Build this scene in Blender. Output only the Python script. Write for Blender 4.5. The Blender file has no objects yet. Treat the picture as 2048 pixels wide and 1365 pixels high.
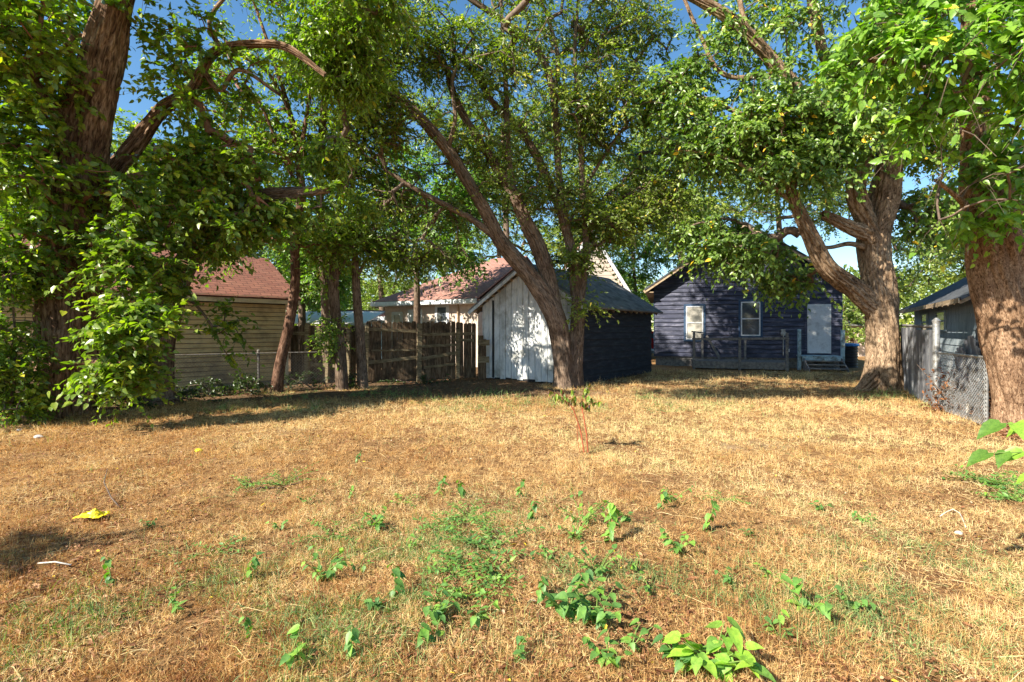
import bpy, math, random
import numpy as np
from mathutils import Vector
R = math.radians
random.seed(5); RNG = np.random.default_rng(11)
SC = bpy.context.scene
COL = SC.collection

# ------------------------------------------------------------------ camera, sky, sun, exposure
F = 1000.0; HZ = 660.0; CX = 1024.0; EYE = 1.6          # measured on the 2048 px wide photograph
cam_d = bpy.data.cameras.new('camera'); cam = bpy.data.objects.new('camera', cam_d); COL.objects.link(cam)
cam_d.sensor_width = 36.0; cam_d.lens = 36.0 * F / 2048
cam_d.shift_y = -(682.5 - HZ) / 2048
cam.location = (0, 0, EYE); cam.rotation_euler = (R(90), 0, 0)
cam_d.clip_start = 0.05; cam_d.clip_end = 2000
SC.camera = cam
SUN_EL = 37.0; SUN_AZ = math.degrees(math.atan2(-0.80, -0.60))     # azimuth from +Y towards +X
wd = bpy.data.worlds.new("World"); SC.world = wd; wd.use_nodes = True
nt = wd.node_tree; bg = nt.nodes['Background']
sky = nt.nodes.new('ShaderNodeTexSky'); sky.sky_type = 'NISHITA'; sky.sun_disc = False
sky.sun_elevation = R(SUN_EL); sky.sun_rotation = R(SUN_AZ); sky.ozone_density = 1.6; sky.air_density = 1.0; sky.dust_density = 0.4
hs = nt.nodes.new('ShaderNodeHueSaturation'); hs.inputs['Hue'].default_value = 0.495; hs.inputs['Saturation'].default_value = 1.22; hs.inputs['Value'].default_value = 1.0
nt.links.new(sky.outputs[0], hs.inputs['Color']); nt.links.new(hs.outputs[0], bg.inputs[0]); bg.inputs[1].default_value = 0.092
sl = bpy.data.lights.new('sun', 'SUN'); sl.energy = 5.0; sl.angle = R(0.5); sl.color = (1.0, 0.93, 0.80)
so = bpy.data.objects.new('sun', sl); COL.objects.link(so)
sdir = Vector((math.sin(R(SUN_AZ)) * math.cos(R(SUN_EL)), math.cos(R(SUN_AZ)) * math.cos(R(SUN_EL)), math.sin(R(SUN_EL))))
so.rotation_euler = sdir.to_track_quat('Z', 'Y').to_euler(); so.location = sdir * 60
SC.view_settings.view_transform = 'Standard'; SC.view_settings.look = 'None'
SC.view_settings.exposure = 1.24; SC.view_settings.gamma = 1.0

def P(px, py, D):
    return Vector(((px - CX) / F * D, D, EYE + (HZ - py) / F * D))
def G(px, py):
    D = EYE * F / (py - HZ)
    return (px - CX) / F * D, D

# ------------------------------------------------------------------ helpers
def tag(o, label, cat, group=None, kind=None):
    if label: o['label'] = label
    if cat: o['category'] = cat
    if group: o['group'] = group
    if kind: o['kind'] = kind
    return o
def empty(name, loc, rz=0.0):
    o = bpy.data.objects.new(name, None); COL.objects.link(o); o.location = loc; o.rotation_euler = (0, 0, rz)
    o.empty_display_size = 0.2
    return o
def link_mesh(name, me, mat, parent=None, smooth=False):
    o = bpy.data.objects.new(name, me); COL.objects.link(o)
    if mat: me.materials.append(mat)
    if parent: o.parent = parent
    if smooth: me.polygons.foreach_set('use_smooth', np.ones(len(me.polygons), dtype=bool))
    return o
def np_mesh(name, V, Fc, mat, parent=None, smooth=False, var=None, vec=None):
    V = np.asarray(V, dtype=np.float32); Fc = np.asarray(Fc, dtype=np.int32)
    n, k = Fc.shape
    me = bpy.data.meshes.new(name)
    me.vertices.add(len(V)); me.vertices.foreach_set('co', V.ravel())
    me.loops.add(n * k); me.loops.foreach_set('vertex_index', Fc.ravel())
    me.polygons.add(n); me.polygons.foreach_set('loop_start', np.arange(n, dtype=np.int32) * k)
    me.polygons.foreach_set('loop_total', np.full(n, k, dtype=np.int32))
    me.update(calc_edges=True)
    if var is not None:
        a = me.attributes.new('var', 'FLOAT', 'POINT'); a.data.foreach_set('value', np.asarray(var, dtype=np.float32))
    if vec is not None:
        a = me.attributes.new('barkco', 'FLOAT_VECTOR', 'POINT'); a.data.foreach_set('vector', np.asarray(vec, dtype=np.float32).ravel())
    return link_mesh(name, me, mat, parent, smooth)

class MB:
    def __init__(s): s.v = []; s.f = []
    def quad(s, a, b, c, d):
        n = len(s.v); s.v += [tuple(a), tuple(b), tuple(c), tuple(d)]; s.f.append((n, n+1, n+2, n+3)); return s
    def tri(s, a, b, c):
        n = len(s.v); s.v += [tuple(a), tuple(b), tuple(c)]; s.f.append((n, n+1, n+2)); return s
    def box(s, x0, x1, y0, y1, z0, z1):
        return s.hexa([(x0,y0,z0),(x1,y0,z0),(x1,y1,z0),(x0,y1,z0),(x0,y0,z1),(x1,y0,z1),(x1,y1,z1),(x0,y1,z1)])
    def hexa(s, p):
        n = len(s.v); s.v += [tuple(q) for q in p]
        s.f += [tuple(n+i for i in q) for q in ((0,3,2,1),(4,5,6,7),(0,1,5,4),(1,2,6,5),(2,3,7,6),(3,0,4,7))]; return s
    def bar(s, a, b, w, h, up=(0,0,1)):
        a = Vector(a); b = Vector(b); d = (b-a).normalized(); u = Vector(up)
        sd = d.cross(u)
        if sd.length < 1e-4: sd = d.cross(Vector((1,0,0)))
        sd.normalize(); u = sd.cross(d).normalized()
        sd *= w/2; u *= h/2
        return s.hexa([a-sd-u, a+sd-u, b+sd-u, b-sd-u, a-sd+u, a+sd+u, b+sd+u, b-sd+u])
    def prism(s, poly, d):
        n = len(s.v); k = len(poly); d = Vector(d)
        s.v += [tuple(q) for q in poly] + [tuple(Vector(q)+d) for q in poly]
        s.f.append(tuple(n+i for i in range(k))); s.f.append(tuple(n+k+i for i in reversed(range(k))))
        for i in range(k): s.f.append((n+i, n+(i+1)%k, n+k+(i+1)%k, n+k+i))
        return s
    def tube(s, pts, rad, sides=8, cap=True):
        pts = [Vector(p) for p in pts]
        if not hasattr(rad, '__len__'): rad = [rad]*len(pts)
        n0 = len(s.v); ref = None
        for i, p in enumerate(pts):
            d = (pts[min(i+1, len(pts)-1)] - pts[max(i-1, 0)]).normalized()
            if ref is None:
                ref = d.orthogonal().normalized()
            ref = (ref - d*ref.dot(d)).normalized(); b = d.cross(ref)
            for k in range(sides):
                a = 2*math.pi*k/sides
                s.v.append(tuple(p + (ref*math.cos(a) + b*math.sin(a))*rad[i]))
        for i in range(len(pts)-1):
            for k in range(sides):
                k2 = (k+1) % sides
                s.f.append((n0+i*sides+k, n0+i*sides+k2, n0+(i+1)*sides+k2, n0+(i+1)*sides+k))
        if cap:
            s.f.append(tuple(n0+k for k in reversed(range(sides)))); s.f.append(tuple(n0+(len(pts)-1)*sides+k for k in range(sides)))
        return s
    def build(s, name, mat, parent=None, smooth=False, bevel=0):
        me = bpy.data.meshes.new(name); me.from_pydata(s.v, [], s.f); me.update()
        o = link_mesh(name, me, mat, parent, smooth)
        if bevel:
            m = o.modifiers.new('bevel', 'BEVEL'); m.width = bevel; m.segments = 2; m.limit_method = 'ANGLE'
        return o

# ------------------------------------------------------------------ materials
def new_mat(name):
    m = bpy.data.materials.new(name); m.use_nodes = True; t = m.node_tree
    return m, t, t.nodes['Principled BSDF'], t.links.new
def ramp(t, stops):
    r = t.nodes.new('ShaderNodeValToRGB'); e = r.color_ramp.elements
    while len(e) < len(stops): e.new(0.5)
    for i, (p, c) in enumerate(stops): e[i].position = p; e[i].color = (*c, 1)
    return r
def noise(t, vec, scale, detail=6, rough=0.6, dist=0.0):
    n = t.nodes.new('ShaderNodeTexNoise'); n.inputs['Scale'].default_value = scale; n.inputs['Detail'].default_value = detail
    n.inputs['Roughness'].default_value = rough; n.inputs['Distortion'].default_value = dist
    if vec is not None: t.links.new(vec, n.inputs['Vector'])
    return n
def mapped(t, sc, src='Object'):
    tc = t.nodes.new('ShaderNodeTexCoord'); mp = t.nodes.new('ShaderNodeMapping'); mp.inputs['Scale'].default_value = sc
    t.links.new(tc.outputs[src], mp.inputs[0]); return mp.outputs[0]
def surf(name, c1, c2, c3=None, scale=(1,1,1), ns=6, rough=0.8, bump=0.3, bdist=0.01, dirt=None, dscale=1.5, spec=0.25, metal=0.0):
    """two or three base colours mixed by stretched noise, optional blotches of dirt, fine bump"""
    m, t, b, ln = new_mat(name)
    v = mapped(t, scale); n = noise(t, v, ns, 8, 0.65)
    stops = [(0.34, c1), (0.62, c2)] if c3 is None else [(0.32, c1), (0.5, c2), (0.68, c3)]
    r = ramp(t, stops); ln(n.outputs[0], r.inputs[0]); col = r.outputs[0]
    if dirt:
        n2 = noise(t, mapped(t, (1,1,1)), dscale, 7, 0.7); r2 = ramp(t, [(0.48, (0,0,0)), (0.66, (1,1,1))]); ln(n2.outputs[0], r2.inputs[0])
        mx = t.nodes.new('ShaderNodeMix'); mx.data_type = 'RGBA'; ln(r2.outputs[0], mx.inputs[0]); ln(col, mx.inputs[6]); mx.inputs[7].default_value = (*dirt, 1)
        col = mx.outputs[2]
    ln(col, b.inputs['Base Color'])
    b.inputs['Roughness'].default_value = rough; b.inputs['Specular IOR Level'].default_value = spec; b.inputs['Metallic'].default_value = metal
    if bump:
        n3 = noise(t, v, ns*4, 6, 0.7); bp = t.nodes.new('ShaderNodeBump'); bp.inputs['Strength'].default_value = bump; bp.inputs['Distance'].default_value = bdist
        ln(n3.outputs[0], bp.inputs['Height']); ln(bp.outputs[0], b.inputs['Normal'])
    return m
def shingle(name, c1, c2, c3, rows=0.14):
    m, t, b, ln = new_mat(name)
    v = mapped(t, (1,1,1), 'UV')
    br = t.nodes.new('ShaderNodeTexBrick'); br.inputs['Scale'].default_value = 1.0; br.inputs['Brick Width'].default_value = 0.3; br.inputs['Row Height'].default_value = rows
    br.inputs['Mortar Size'].default_value = 0.008; br.inputs['Color1'].default_value = (*c1, 1); br.inputs['Color2'].default_value = (*c2, 1); br.inputs['Mortar'].default_value = (c3[0]*.3, c3[1]*.3, c3[2]*.3, 1)
    ln(v, br.inputs['Vector'])
    n = noise(t, v, 3.5, 8, 0.7); mx = t.nodes.new('ShaderNodeMix'); mx.data_type = 'RGBA'; mx.blend_type = 'MIX'
    r = ramp(t, [(0.35, (0,0,0)), (0.7, (0.8,0.8,0.8))]); ln(n.outputs[0], r.inputs[0]); ln(r.outputs[0], mx.inputs[0]); ln(br.outputs['Color'], mx.inputs[6]); mx.inputs[7].default_value = (*c3, 1)
    ln(mx.outputs[2], b.inputs['Base Color']); b.inputs['Roughness'].default_value = 0.9; b.inputs['Specular IOR Level'].default_value = 0.15
    bp = t.nodes.new('ShaderNodeBump'); bp.inputs['Strength'].default_value = 0.8; bp.inputs['Distance'].default_value = 0.02
    ln(br.outputs['Fac'], bp.inputs['Height']); bp.invert = True; ln(bp.outputs[0], b.inputs['Normal'])
    return m
def leaf_mat(name, stops, trans=0.36, rough=0.36, spec=0.5, tint=(0.75,1.0,0.12)):
    m, t, b, ln = new_mat(name)
    at = t.nodes.new('ShaderNodeAttribute'); at.attribute_name = 'var'
    r0 = ramp(t, stops); ln(at.outputs['Fac'], r0.inputs[0])
    nz = noise(t, mapped(t, (1,1,1)), 45, 5, 0.7); rz_ = ramp(t, [(0.35, (0.62,0.66,0.6)), (0.55, (1,1,1)), (0.7, (1.18,1.1,0.9))]); ln(nz.outputs[0], rz_.inputs[0])
    r = t.nodes.new('ShaderNodeMixRGB'); r.blend_type = 'MULTIPLY'; r.inputs[0].default_value = 1; ln(r0.outputs[0], r.inputs[1]); ln(rz_.outputs[0], r.inputs[2])
    ln(r.outputs[0], b.inputs['Base Color']); b.inputs['Roughness'].default_value = rough; b.inputs['Specular IOR Level'].default_value = spec
    tr = t.nodes.new('ShaderNodeBsdfTranslucent'); mx = t.nodes.new('ShaderNodeMix'); mx.data_type = 'RGBA'; mx.blend_type = 'MULTIPLY'; mx.inputs[0].default_value = 1
    g = t.nodes.new('ShaderNodeMix'); g.data_type = 'RGBA'; g.blend_type = 'ADD'; g.inputs[0].default_value = 1
    ln(r.outputs[0], g.inputs[6]); ln(r.outputs[0], g.inputs[7])
    ln(g.outputs[2], mx.inputs[6]); mx.inputs[7].default_value = (*tint, 1); ln(mx.outputs[2], tr.inputs[0])
    ms = t.nodes.new('ShaderNodeMixShader'); ms.inputs[0].default_value = trans
    ln(b.outputs[0], ms.inputs[1]); ln(tr.outputs[0], ms.inputs[2]); ln(ms.outputs[0], t.nodes['Material Output'].inputs[0])
    return m
def bark_mat(name, c1, c2, c3, sc=1.0, bump=1.0, around=26, along=7):
    m, t, b, ln = new_mat(name)
    at = t.nodes.new('ShaderNodeAttribute'); at.attribute_name = 'barkco'; mp = t.nodes.new('ShaderNodeMapping'); mp.inputs['Scale'].default_value = (around*sc, around*sc, along*sc)
    ln(at.outputs['Vector'], mp.inputs[0])
    n = noise(t, mp.outputs[0], 1.0, 8, 0.62, 1.0); n2 = noise(t, at.outputs['Vector'], 2.2, 5, 0.6)
    r = ramp(t, [(0.36, c1), (0.5, c2), (0.66, c3)]); ln(n.outputs[0], r.inputs[0])
    r2 = ramp(t, [(0.35, (0.62,0.55,0.5)), (0.65, (1.15,1.1,1.05))]); ln(n2.outputs[0], r2.inputs[0])
    mx = t.nodes.new('ShaderNodeMix'); mx.data_type = 'RGBA'; mx.blend_type = 'MULTIPLY'; mx.inputs[0].default_value = 1
    ln(r.outputs[0], mx.inputs[6]); ln(r2.outputs[0], mx.inputs[7]); ln(mx.outputs[2], b.inputs['Base Color'])
    b.inputs['Roughness'].default_value = 0.9; b.inputs['Specular IOR Level'].default_value = 0.12
    bp = t.nodes.new('ShaderNodeBump'); bp.inputs['Strength'].default_value = bump; bp.inputs['Distance'].default_value = 0.035
    ln(n.outputs[0], bp.inputs['Height']); ln(bp.outputs[0], b.inputs['Normal'])
    return m
def glass_mat(name, c=(0.05,0.06,0.07), rough=0.08):
    m, t, b, ln = new_mat(name); b.inputs['Roughness'].default_value = rough; b.inputs['Specular IOR Level'].default_value = 0.9
    v = mapped(t, (1,1,1)); n = noise(t, v, 1.5, 4); r = ramp(t, [(0.4, c), (0.7, tuple(x*2.2 for x in c))]); ln(n.outputs[0], r.inputs[0]); ln(r.outputs[0], b.inputs['Base Color'])
    bp = t.nodes.new('ShaderNodeBump'); bp.inputs['Strength'].default_value = 0.05; ln(n.outputs[0], bp.inputs['Height']); ln(bp.outputs[0], b.inputs['Normal'])
    return m
def flat_mat(name, c, rough=0.6, metal=0.0, spec=0.4):
    return surf(name, tuple(x*0.8 for x in c), tuple(min(1, x*1.12) for x in c), ns=9, rough=rough, bump=0.08, spec=spec, metal=metal)

M = {}
M['blue_siding'] = surf('blue painted siding', (0.028,0.032,0.05), (0.055,0.06,0.095), (0.19,0.19,0.25), (1.0,1,6), 1.6, 0.6, 0.12, 0.004, dirt=(0.04,0.045,0.08), dscale=1.1, spec=0.3)
M['blue_trim'] = surf('blue trim paint', (0.03,0.055,0.11), (0.06,0.11,0.19), ns=7, bump=0.2)
M['pale_blue'] = surf('pale blue paint', (0.30,0.46,0.52), (0.50,0.64,0.68), ns=9, dirt=(0.16,0.17,0.15), dscale=4)
M['white'] = surf('white paint', (0.66,0.67,0.68), (0.80,0.80,0.79), ns=6, rough=0.5, bump=0.1)
M['white_worn'] = surf('worn white boards', (0.50,0.53,0.56), (0.72,0.73,0.72), (0.80,0.80,0.78), (7,7,1.2), 3.0, 0.75, 0.4, 0.006, dirt=(0.36,0.36,0.33), dscale=1.6)
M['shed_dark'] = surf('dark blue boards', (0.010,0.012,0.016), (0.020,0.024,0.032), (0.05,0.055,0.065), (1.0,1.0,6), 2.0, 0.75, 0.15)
M['tan_siding'] = surf('tan lap siding', (0.46,0.33,0.16), (0.58,0.44,0.23), (0.64,0.50,0.29), (1,1,5), 2.4, 0.6, 0.15, dirt=(0.25,0.19,0.12), dscale=0.9)
M['cream'] = surf('cream trim', (0.55,0.47,0.34), (0.68,0.60,0.46), ns=6, dirt=(0.36,0.30,0.21), dscale=3)
M['pink_wall'] = surf('pink stucco', (0.62,0.47,0.38), (0.74,0.60,0.50), ns=5, dirt=(0.52,0.42,0.35))
M['beige_wall'] = surf('beige gable boards', (0.48,0.40,0.33), (0.62,0.54,0.45), scale=(1,1,8), ns=3)
M['orange_wall'] = surf('ochre wall', (0.50,0.32,0.16), (0.62,0.42,0.22), ns=5)
M['old_wood'] = surf('weathered fence wood', (0.035,0.022,0.013), (0.13,0.085,0.05), (0.26,0.19,0.12), (9,9,1.0), 3.0, 0.9, 0.8, 0.01, dirt=(0.04,0.03,0.02), dscale=2.2)
M['rail_wood'] = surf('weathered rail wood', (0.08,0.06,0.035), (0.20,0.155,0.09), (0.32,0.26,0.16), (2,2,9), 3.0, 0.9, 0.6, 0.01)
M['deck_wood'] = surf('grey deck wood', (0.09,0.085,0.08), (0.20,0.19,0.18), (0.30,0.28,0.25), (3,3,3), 3.0, 0.9, 0.6, 0.01)
M['eave_wood'] = surf('raw eave wood', (0.22,0.15,0.09), (0.42,0.31,0.20), (0.55,0.43,0.30), (2,2,6), 3.0, 0.85, 0.5)
M['light_streak_panel'] = surf('grey sheet panel', (0.10,0.105,0.12), (0.15,0.155,0.17), (0.50,0.51,0.52), (5,5,0.7), 1.6, 0.6, 0.3, 0.01, dirt=(0.13,0.13,0.14), dscale=2)  # palest colour paints streaks of light falling across the shaded sheets
M['grey_blue_wall'] = surf('grey blue wall', (0.24,0.29,0.32), (0.36,0.42,0.45), (0.5,0.54,0.55), (5,5,1), 2.0, 0.7, 0.2)
M['galv'] = surf('galvanised metal', (0.32,0.33,0.33), (0.55,0.56,0.56), ns=14, rough=0.45, bump=0.1, metal=0.6, dirt=(0.2,0.17,0.13), dscale=6)
M['old_galv'] = surf('rusted dull wire', (0.10,0.085,0.07), (0.24,0.22,0.20), ns=14, rough=0.7)
M['metal_door'] = surf('grey white door', (0.60,0.62,0.63), (0.72,0.74,0.75), ns=3, rough=0.35, bump=0.05, dirt=(0.42,0.43,0.43), dscale=3, spec=0.5)
M['glass'] = glass_mat('window glass'); M['glass_pale'] = glass_mat('dusty window glass', (0.30,0.28,0.24), 0.2)
M['dark'] = flat_mat('dark interior', (0.015,0.015,0.017)); M['black'] = flat_mat('black plastic', (0.02,0.02,0.022), 0.4)
M['blue_lid'] = flat_mat('blue plastic', (0.03,0.16,0.42), 0.4)
M['red_roof'] = shingle('red asphalt shingles', (0.25,0.10,0.07), (0.34,0.15,0.10), (0.17,0.085,0.065))
M['pink_roof'] = shingle('pink red shingles', (0.36,0.18,0.14), (0.44,0.24,0.19), (0.28,0.15,0.12))
M['grey_roof'] = shingle('old grey shingles', (0.06,0.058,0.055), (0.16,0.15,0.14), (0.34,0.33,0.31), 0.18)
M['dark_roof'] = shingle('dark grey shingles', (0.05,0.055,0.065), (0.085,0.09,0.10), (0.12,0.125,0.135))
M['concrete'] = surf('concrete', (0.28,0.27,0.25), (0.42,0.40,0.37), ns=6, dirt=(0.2,0.18,0.15))
M['asphalt'] = surf('asphalt', (0.10,0.10,0.10), (0.17,0.165,0.16), ns=20, bump=0.4)
M['car_red'] = flat_mat('red car paint', (0.45,0.02,0.02), 0.25, 0.0, 0.6)
M['yellow'] = surf('yellow plastic film', (0.75,0.55,0.015), (0.88,0.70,0.02), ns=12, rough=0.35, bump=0.3, spec=0.5)
M['stone'] = surf('pale stone', (0.40,0.38,0.36), (0.62,0.60,0.58), ns=9, bump=0.6)
M['bleached'] = surf('bleached twig', (0.50,0.44,0.36), (0.68,0.62,0.54), ns=12)
M['red_stem'] = surf('red brown stem', (0.26,0.06,0.03), (0.40,0.11,0.05), ns=20, spec=0.3)
M['green_stem'] = surf('green stem', (0.13,0.20,0.04), (0.20,0.28,0.07), ns=20)
M['bark_left'] = bark_mat('deep furrowed bark', (0.05,0.03,0.02), (0.22,0.14,0.09), (0.42,0.31,0.22), bump=1.0, around=20, along=4)
M['bark_mid'] = bark_mat('brown ridged bark', (0.06,0.045,0.035), (0.19,0.14,0.105), (0.33,0.26,0.20), bump=0.9, around=34, along=6)
M['bark_red'] = bark_mat('reddish bark', (0.045,0.026,0.018), (0.15,0.085,0.058), (0.28,0.18,0.13), bump=0.6, around=24, along=7)
M['bark_right'] = bark_mat('tan plated bark', (0.07,0.045,0.03), (0.30,0.215,0.14), (0.50,0.385,0.27), bump=1.0, around=22, along=9)
M['bark_fine'] = bark_mat('fine grained bark', (0.09,0.05,0.03), (0.31,0.20,0.125), (0.50,0.36,0.245), bump=1.0, around=44, along=16)
M['twig'] = surf('twig bark', (0.07,0.05,0.04), (0.20,0.14,0.10), ns=8)
M['twig_red'] = surf('reddish twig bark', (0.13,0.06,0.04), (0.30,0.15,0.09), ns=8)
M['leaf_left'] = leaf_mat('mulberry leaves', [(0, (0.076,0.131,0.025)), (0.45, (0.161,0.238,0.034)), (0.85, (0.305,0.384,0.046)), (1, (0.575,0.522,0.046))])
M['leaf_mid'] = leaf_mat('small tree leaves', [(0, (0.088,0.130,0.026)), (0.5, (0.176,0.235,0.042)), (0.88, (0.332,0.380,0.056)), (1, (0.596,0.454,0.082))])
M['leaf_yel'] = leaf_mat('yellow green leaves', [(0, (0.120,0.189,0.032)), (0.5, (0.226,0.316,0.051)), (0.9, (0.359,0.430,0.063)), (1, (0.664,0.531,0.051))], 0.38)
M['leaf_right'] = leaf_mat('dark drooping leaves', [(0, (0.080,0.145,0.036)), (0.5, (0.171,0.271,0.053)), (0.95, (0.318,0.425,0.073)), (1, (0.997,0.615,0.053))], 0.28)
M['leaf_near'] = leaf_mat('bright near leaves', [(0, (0.097,0.194,0.031)), (0.5, (0.194,0.351,0.043)), (0.9, (0.327,0.496,0.061)), (0.98, (0.411,0.484,0.073)), (1, (0.726,0.605,0.048))], 0.3, 0.4, 0.5)
M['leaf_back'] = leaf_mat('background leaves', [(0, (0.106,0.158,0.035)), (0.6, (0.224,0.293,0.059)), (1, (0.446,0.485,0.091))])
M['leaf_shaded'] = leaf_mat('undergrowth leaves', [(0, (0.02,0.035,0.01)), (0.6, (0.045,0.075,0.018)), (1, (0.09,0.13,0.03))])  # darker leaf copy: the undergrowth's full shade is put into its colour
M['leaf_lit'] = leaf_mat('fresh background leaves', [(0, (0.11,0.20,0.05)), (0.6, (0.18,0.30,0.07)), (1, (0.27,0.38,0.10))], 0.4)
M['weed'] = leaf_mat('weed leaves', [(0, (0.09,0.20,0.06)), (0.5, (0.17,0.33,0.07)), (1, (0.32,0.52,0.06))], 0.3, 0.5)
M['sapling_leaf'] = leaf_mat('sapling leaves', [(0, (0.09,0.03,0.03)), (0.22, (0.16,0.06,0.03)), (0.3, (0.14,0.26,0.05)), (1, (0.34,0.42,0.05))], 0.3)
M['straw'] = leaf_mat('straw blades', [(0, (0.24,0.10,0.04)), (0.2, (0.44,0.23,0.085)), (0.5, (0.68,0.45,0.19)), (0.86, (0.88,0.70,0.39)), (1, (0.42,0.44,0.14))], 0.2, 0.7, 0.15, (0.9,0.7,0.4))
M['grass_green'] = leaf_mat('green grass blades', [(0, (0.13,0.20,0.08)), (0.5, (0.20,0.30,0.11)), (0.8, (0.34,0.40,0.13)), (1, (0.60,0.50,0.2))], 0.25, 0.6, 0.2)
M['litter'] = leaf_mat('dead leaves', [(0, (0.14,0.055,0.025)), (0.5, (0.32,0.15,0.07)), (0.9, (0.50,0.30,0.16)), (0.96, (0.6,0.5,0.38)), (1, (0.75,0.55,0.05))], 0.1, 0.7, 0.2, (0.9,0.6,0.3))

# ------------------------------------------------------------------ ground
def vnoise(x, y, s, seed):
    r = np.random.default_rng(seed); T = r.random((64, 64))
    x = np.asarray(x)*s; y = np.asarray(y)*s
    xi = np.floor(x).astype(int); yi = np.floor(y).astype(int); fx = x-xi; fy = y-yi
    fx = fx*fx*(3-2*fx); fy = fy*fy*(3-2*fy)
    g = lambda a, b: T[a % 64, b % 64]
    return (g(xi,yi)*(1-fx)+g(xi+1,yi)*fx)*(1-fy) + (g(xi,yi+1)*(1-fx)+g(xi+1,yi+1)*fx)*fy
def gz(x, y):
    x = np.asarray(x, dtype=float); y = np.asarray(y, dtype=float)
    w = np.clip((22-np.hypot(x, y-6))/6, 0, 1)
    return w*(0.06*(vnoise(x, y, 0.35, 1)-0.5) + 0.05*(vnoise(x, y, 1.4, 2)-0.5) + 0.025*(vnoise(x, y, 5, 3)-0.5))
def axis(lo, hi, a, b, step):
    mid = np.arange(a, b+1e-6, step)
    L = a - np.cumsum(step*1.22**np.arange(1, 60)); L = L[L > lo]; H_ = b + np.cumsum(step*1.22**np.arange(1, 60)); H_ = H_[H_ < hi]
    return np.concatenate([[lo], L[::-1], mid, H_, [hi]])
gx = axis(-400, 400, -12, 12, 0.09); gy = axis(-300, 600, 1.5, 18, 0.09)
XX, YY = np.meshgrid(gx, gy); ZZ = gz(XX, YY)
nx, ny = len(gx), len(gy); I = np.arange(nx*ny).reshape(ny, nx)
gm, t, b, ln = new_mat('dry lawn ground')
v = mapped(t, (1,1,1)); n1 = noise(t, v, 0.45, 6, 0.65); n2 = noise(t, v, 9, 8, 0.7); n3 = noise(t, v, 55, 6, 0.75)
r1 = ramp(t, [(0.30, (0.30,0.17,0.09)), (0.42, (0.42,0.26,0.13)), (0.55, (0.50,0.32,0.15)), (0.68, (0.50,0.38,0.24))]); ln(n1.outputs[0], r1.inputs[0])
r2 = ramp(t, [(0.30, (0.25,0.17,0.13)), (0.5, (0.85,0.8,0.76)), (0.7, (1.15,1.1,1.05))]); ln(n2.outputs[0], r2.inputs[0])
r3 = ramp(t, [(0.32, (0.3,0.22,0.18)), (0.5, (0.9,0.88,0.85)), (0.65, (1.2,1.15,1.1))]); ln(n3.outputs[0], r3.inputs[0])
ma = t.nodes.new('ShaderNodeMix'); ma.data_type = 'RGBA'; ma.blend_type = 'MULTIPLY'; ma.inputs[0].default_value = 1; ln(r1.outputs[0], ma.inputs[6]); ln(r2.outputs[0], ma.inputs[7])
mb_ = t.nodes.new('ShaderNodeMix'); mb_.data_type = 'RGBA'; mb_.blend_type = 'MULTIPLY'; mb_.inputs[0].default_value = 1; ln(ma.outputs[2], mb_.inputs[6]); ln(r3.outputs[0], mb_.inputs[7])
ln(mb_.outputs[2], b.inputs['Base Color']); b.inputs['Roughness'].default_value = 0.95; b.inputs['Specular IOR Level'].default_value = 0.05
bp = t.nodes.new('ShaderNodeBump'); bp.inputs['Strength'].default_value = 1.0; bp.inputs['Distance'].default_value = 0.03; ln(n3.outputs[0], bp.inputs['Height']); ln(bp.outputs[0], b.inputs['Normal'])
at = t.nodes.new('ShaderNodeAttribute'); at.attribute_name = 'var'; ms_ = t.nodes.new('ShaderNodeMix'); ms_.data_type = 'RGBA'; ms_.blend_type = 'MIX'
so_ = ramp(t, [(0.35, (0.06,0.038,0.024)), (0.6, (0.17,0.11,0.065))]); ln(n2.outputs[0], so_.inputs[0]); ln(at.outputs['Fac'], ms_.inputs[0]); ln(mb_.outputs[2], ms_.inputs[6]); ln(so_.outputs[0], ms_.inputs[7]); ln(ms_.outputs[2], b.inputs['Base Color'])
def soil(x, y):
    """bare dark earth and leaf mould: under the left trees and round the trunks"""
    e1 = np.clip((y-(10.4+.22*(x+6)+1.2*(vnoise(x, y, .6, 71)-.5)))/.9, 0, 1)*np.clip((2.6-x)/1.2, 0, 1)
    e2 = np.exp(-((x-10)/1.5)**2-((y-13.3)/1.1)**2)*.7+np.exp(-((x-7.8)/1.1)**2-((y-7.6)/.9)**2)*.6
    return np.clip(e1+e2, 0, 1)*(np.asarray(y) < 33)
go = np_mesh('ground', np.stack([XX.ravel(), YY.ravel(), ZZ.ravel()], 1), np.stack([I[:-1,:-1].ravel(), I[:-1,1:].ravel(), I[1:,1:].ravel(), I[1:,:-1].ravel()], 1), gm, smooth=True, var=soil(XX.ravel(), YY.ravel())*.85)
tag(go, 'dry yellow lawn with bare patches', 'ground', kind='structure')
mb = MB(); mb.box(-90, 90, 34, 41, -0.2, 0.03); tag(mb.build('road', M['asphalt']), 'grey street behind the houses', 'road', kind='structure')

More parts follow.
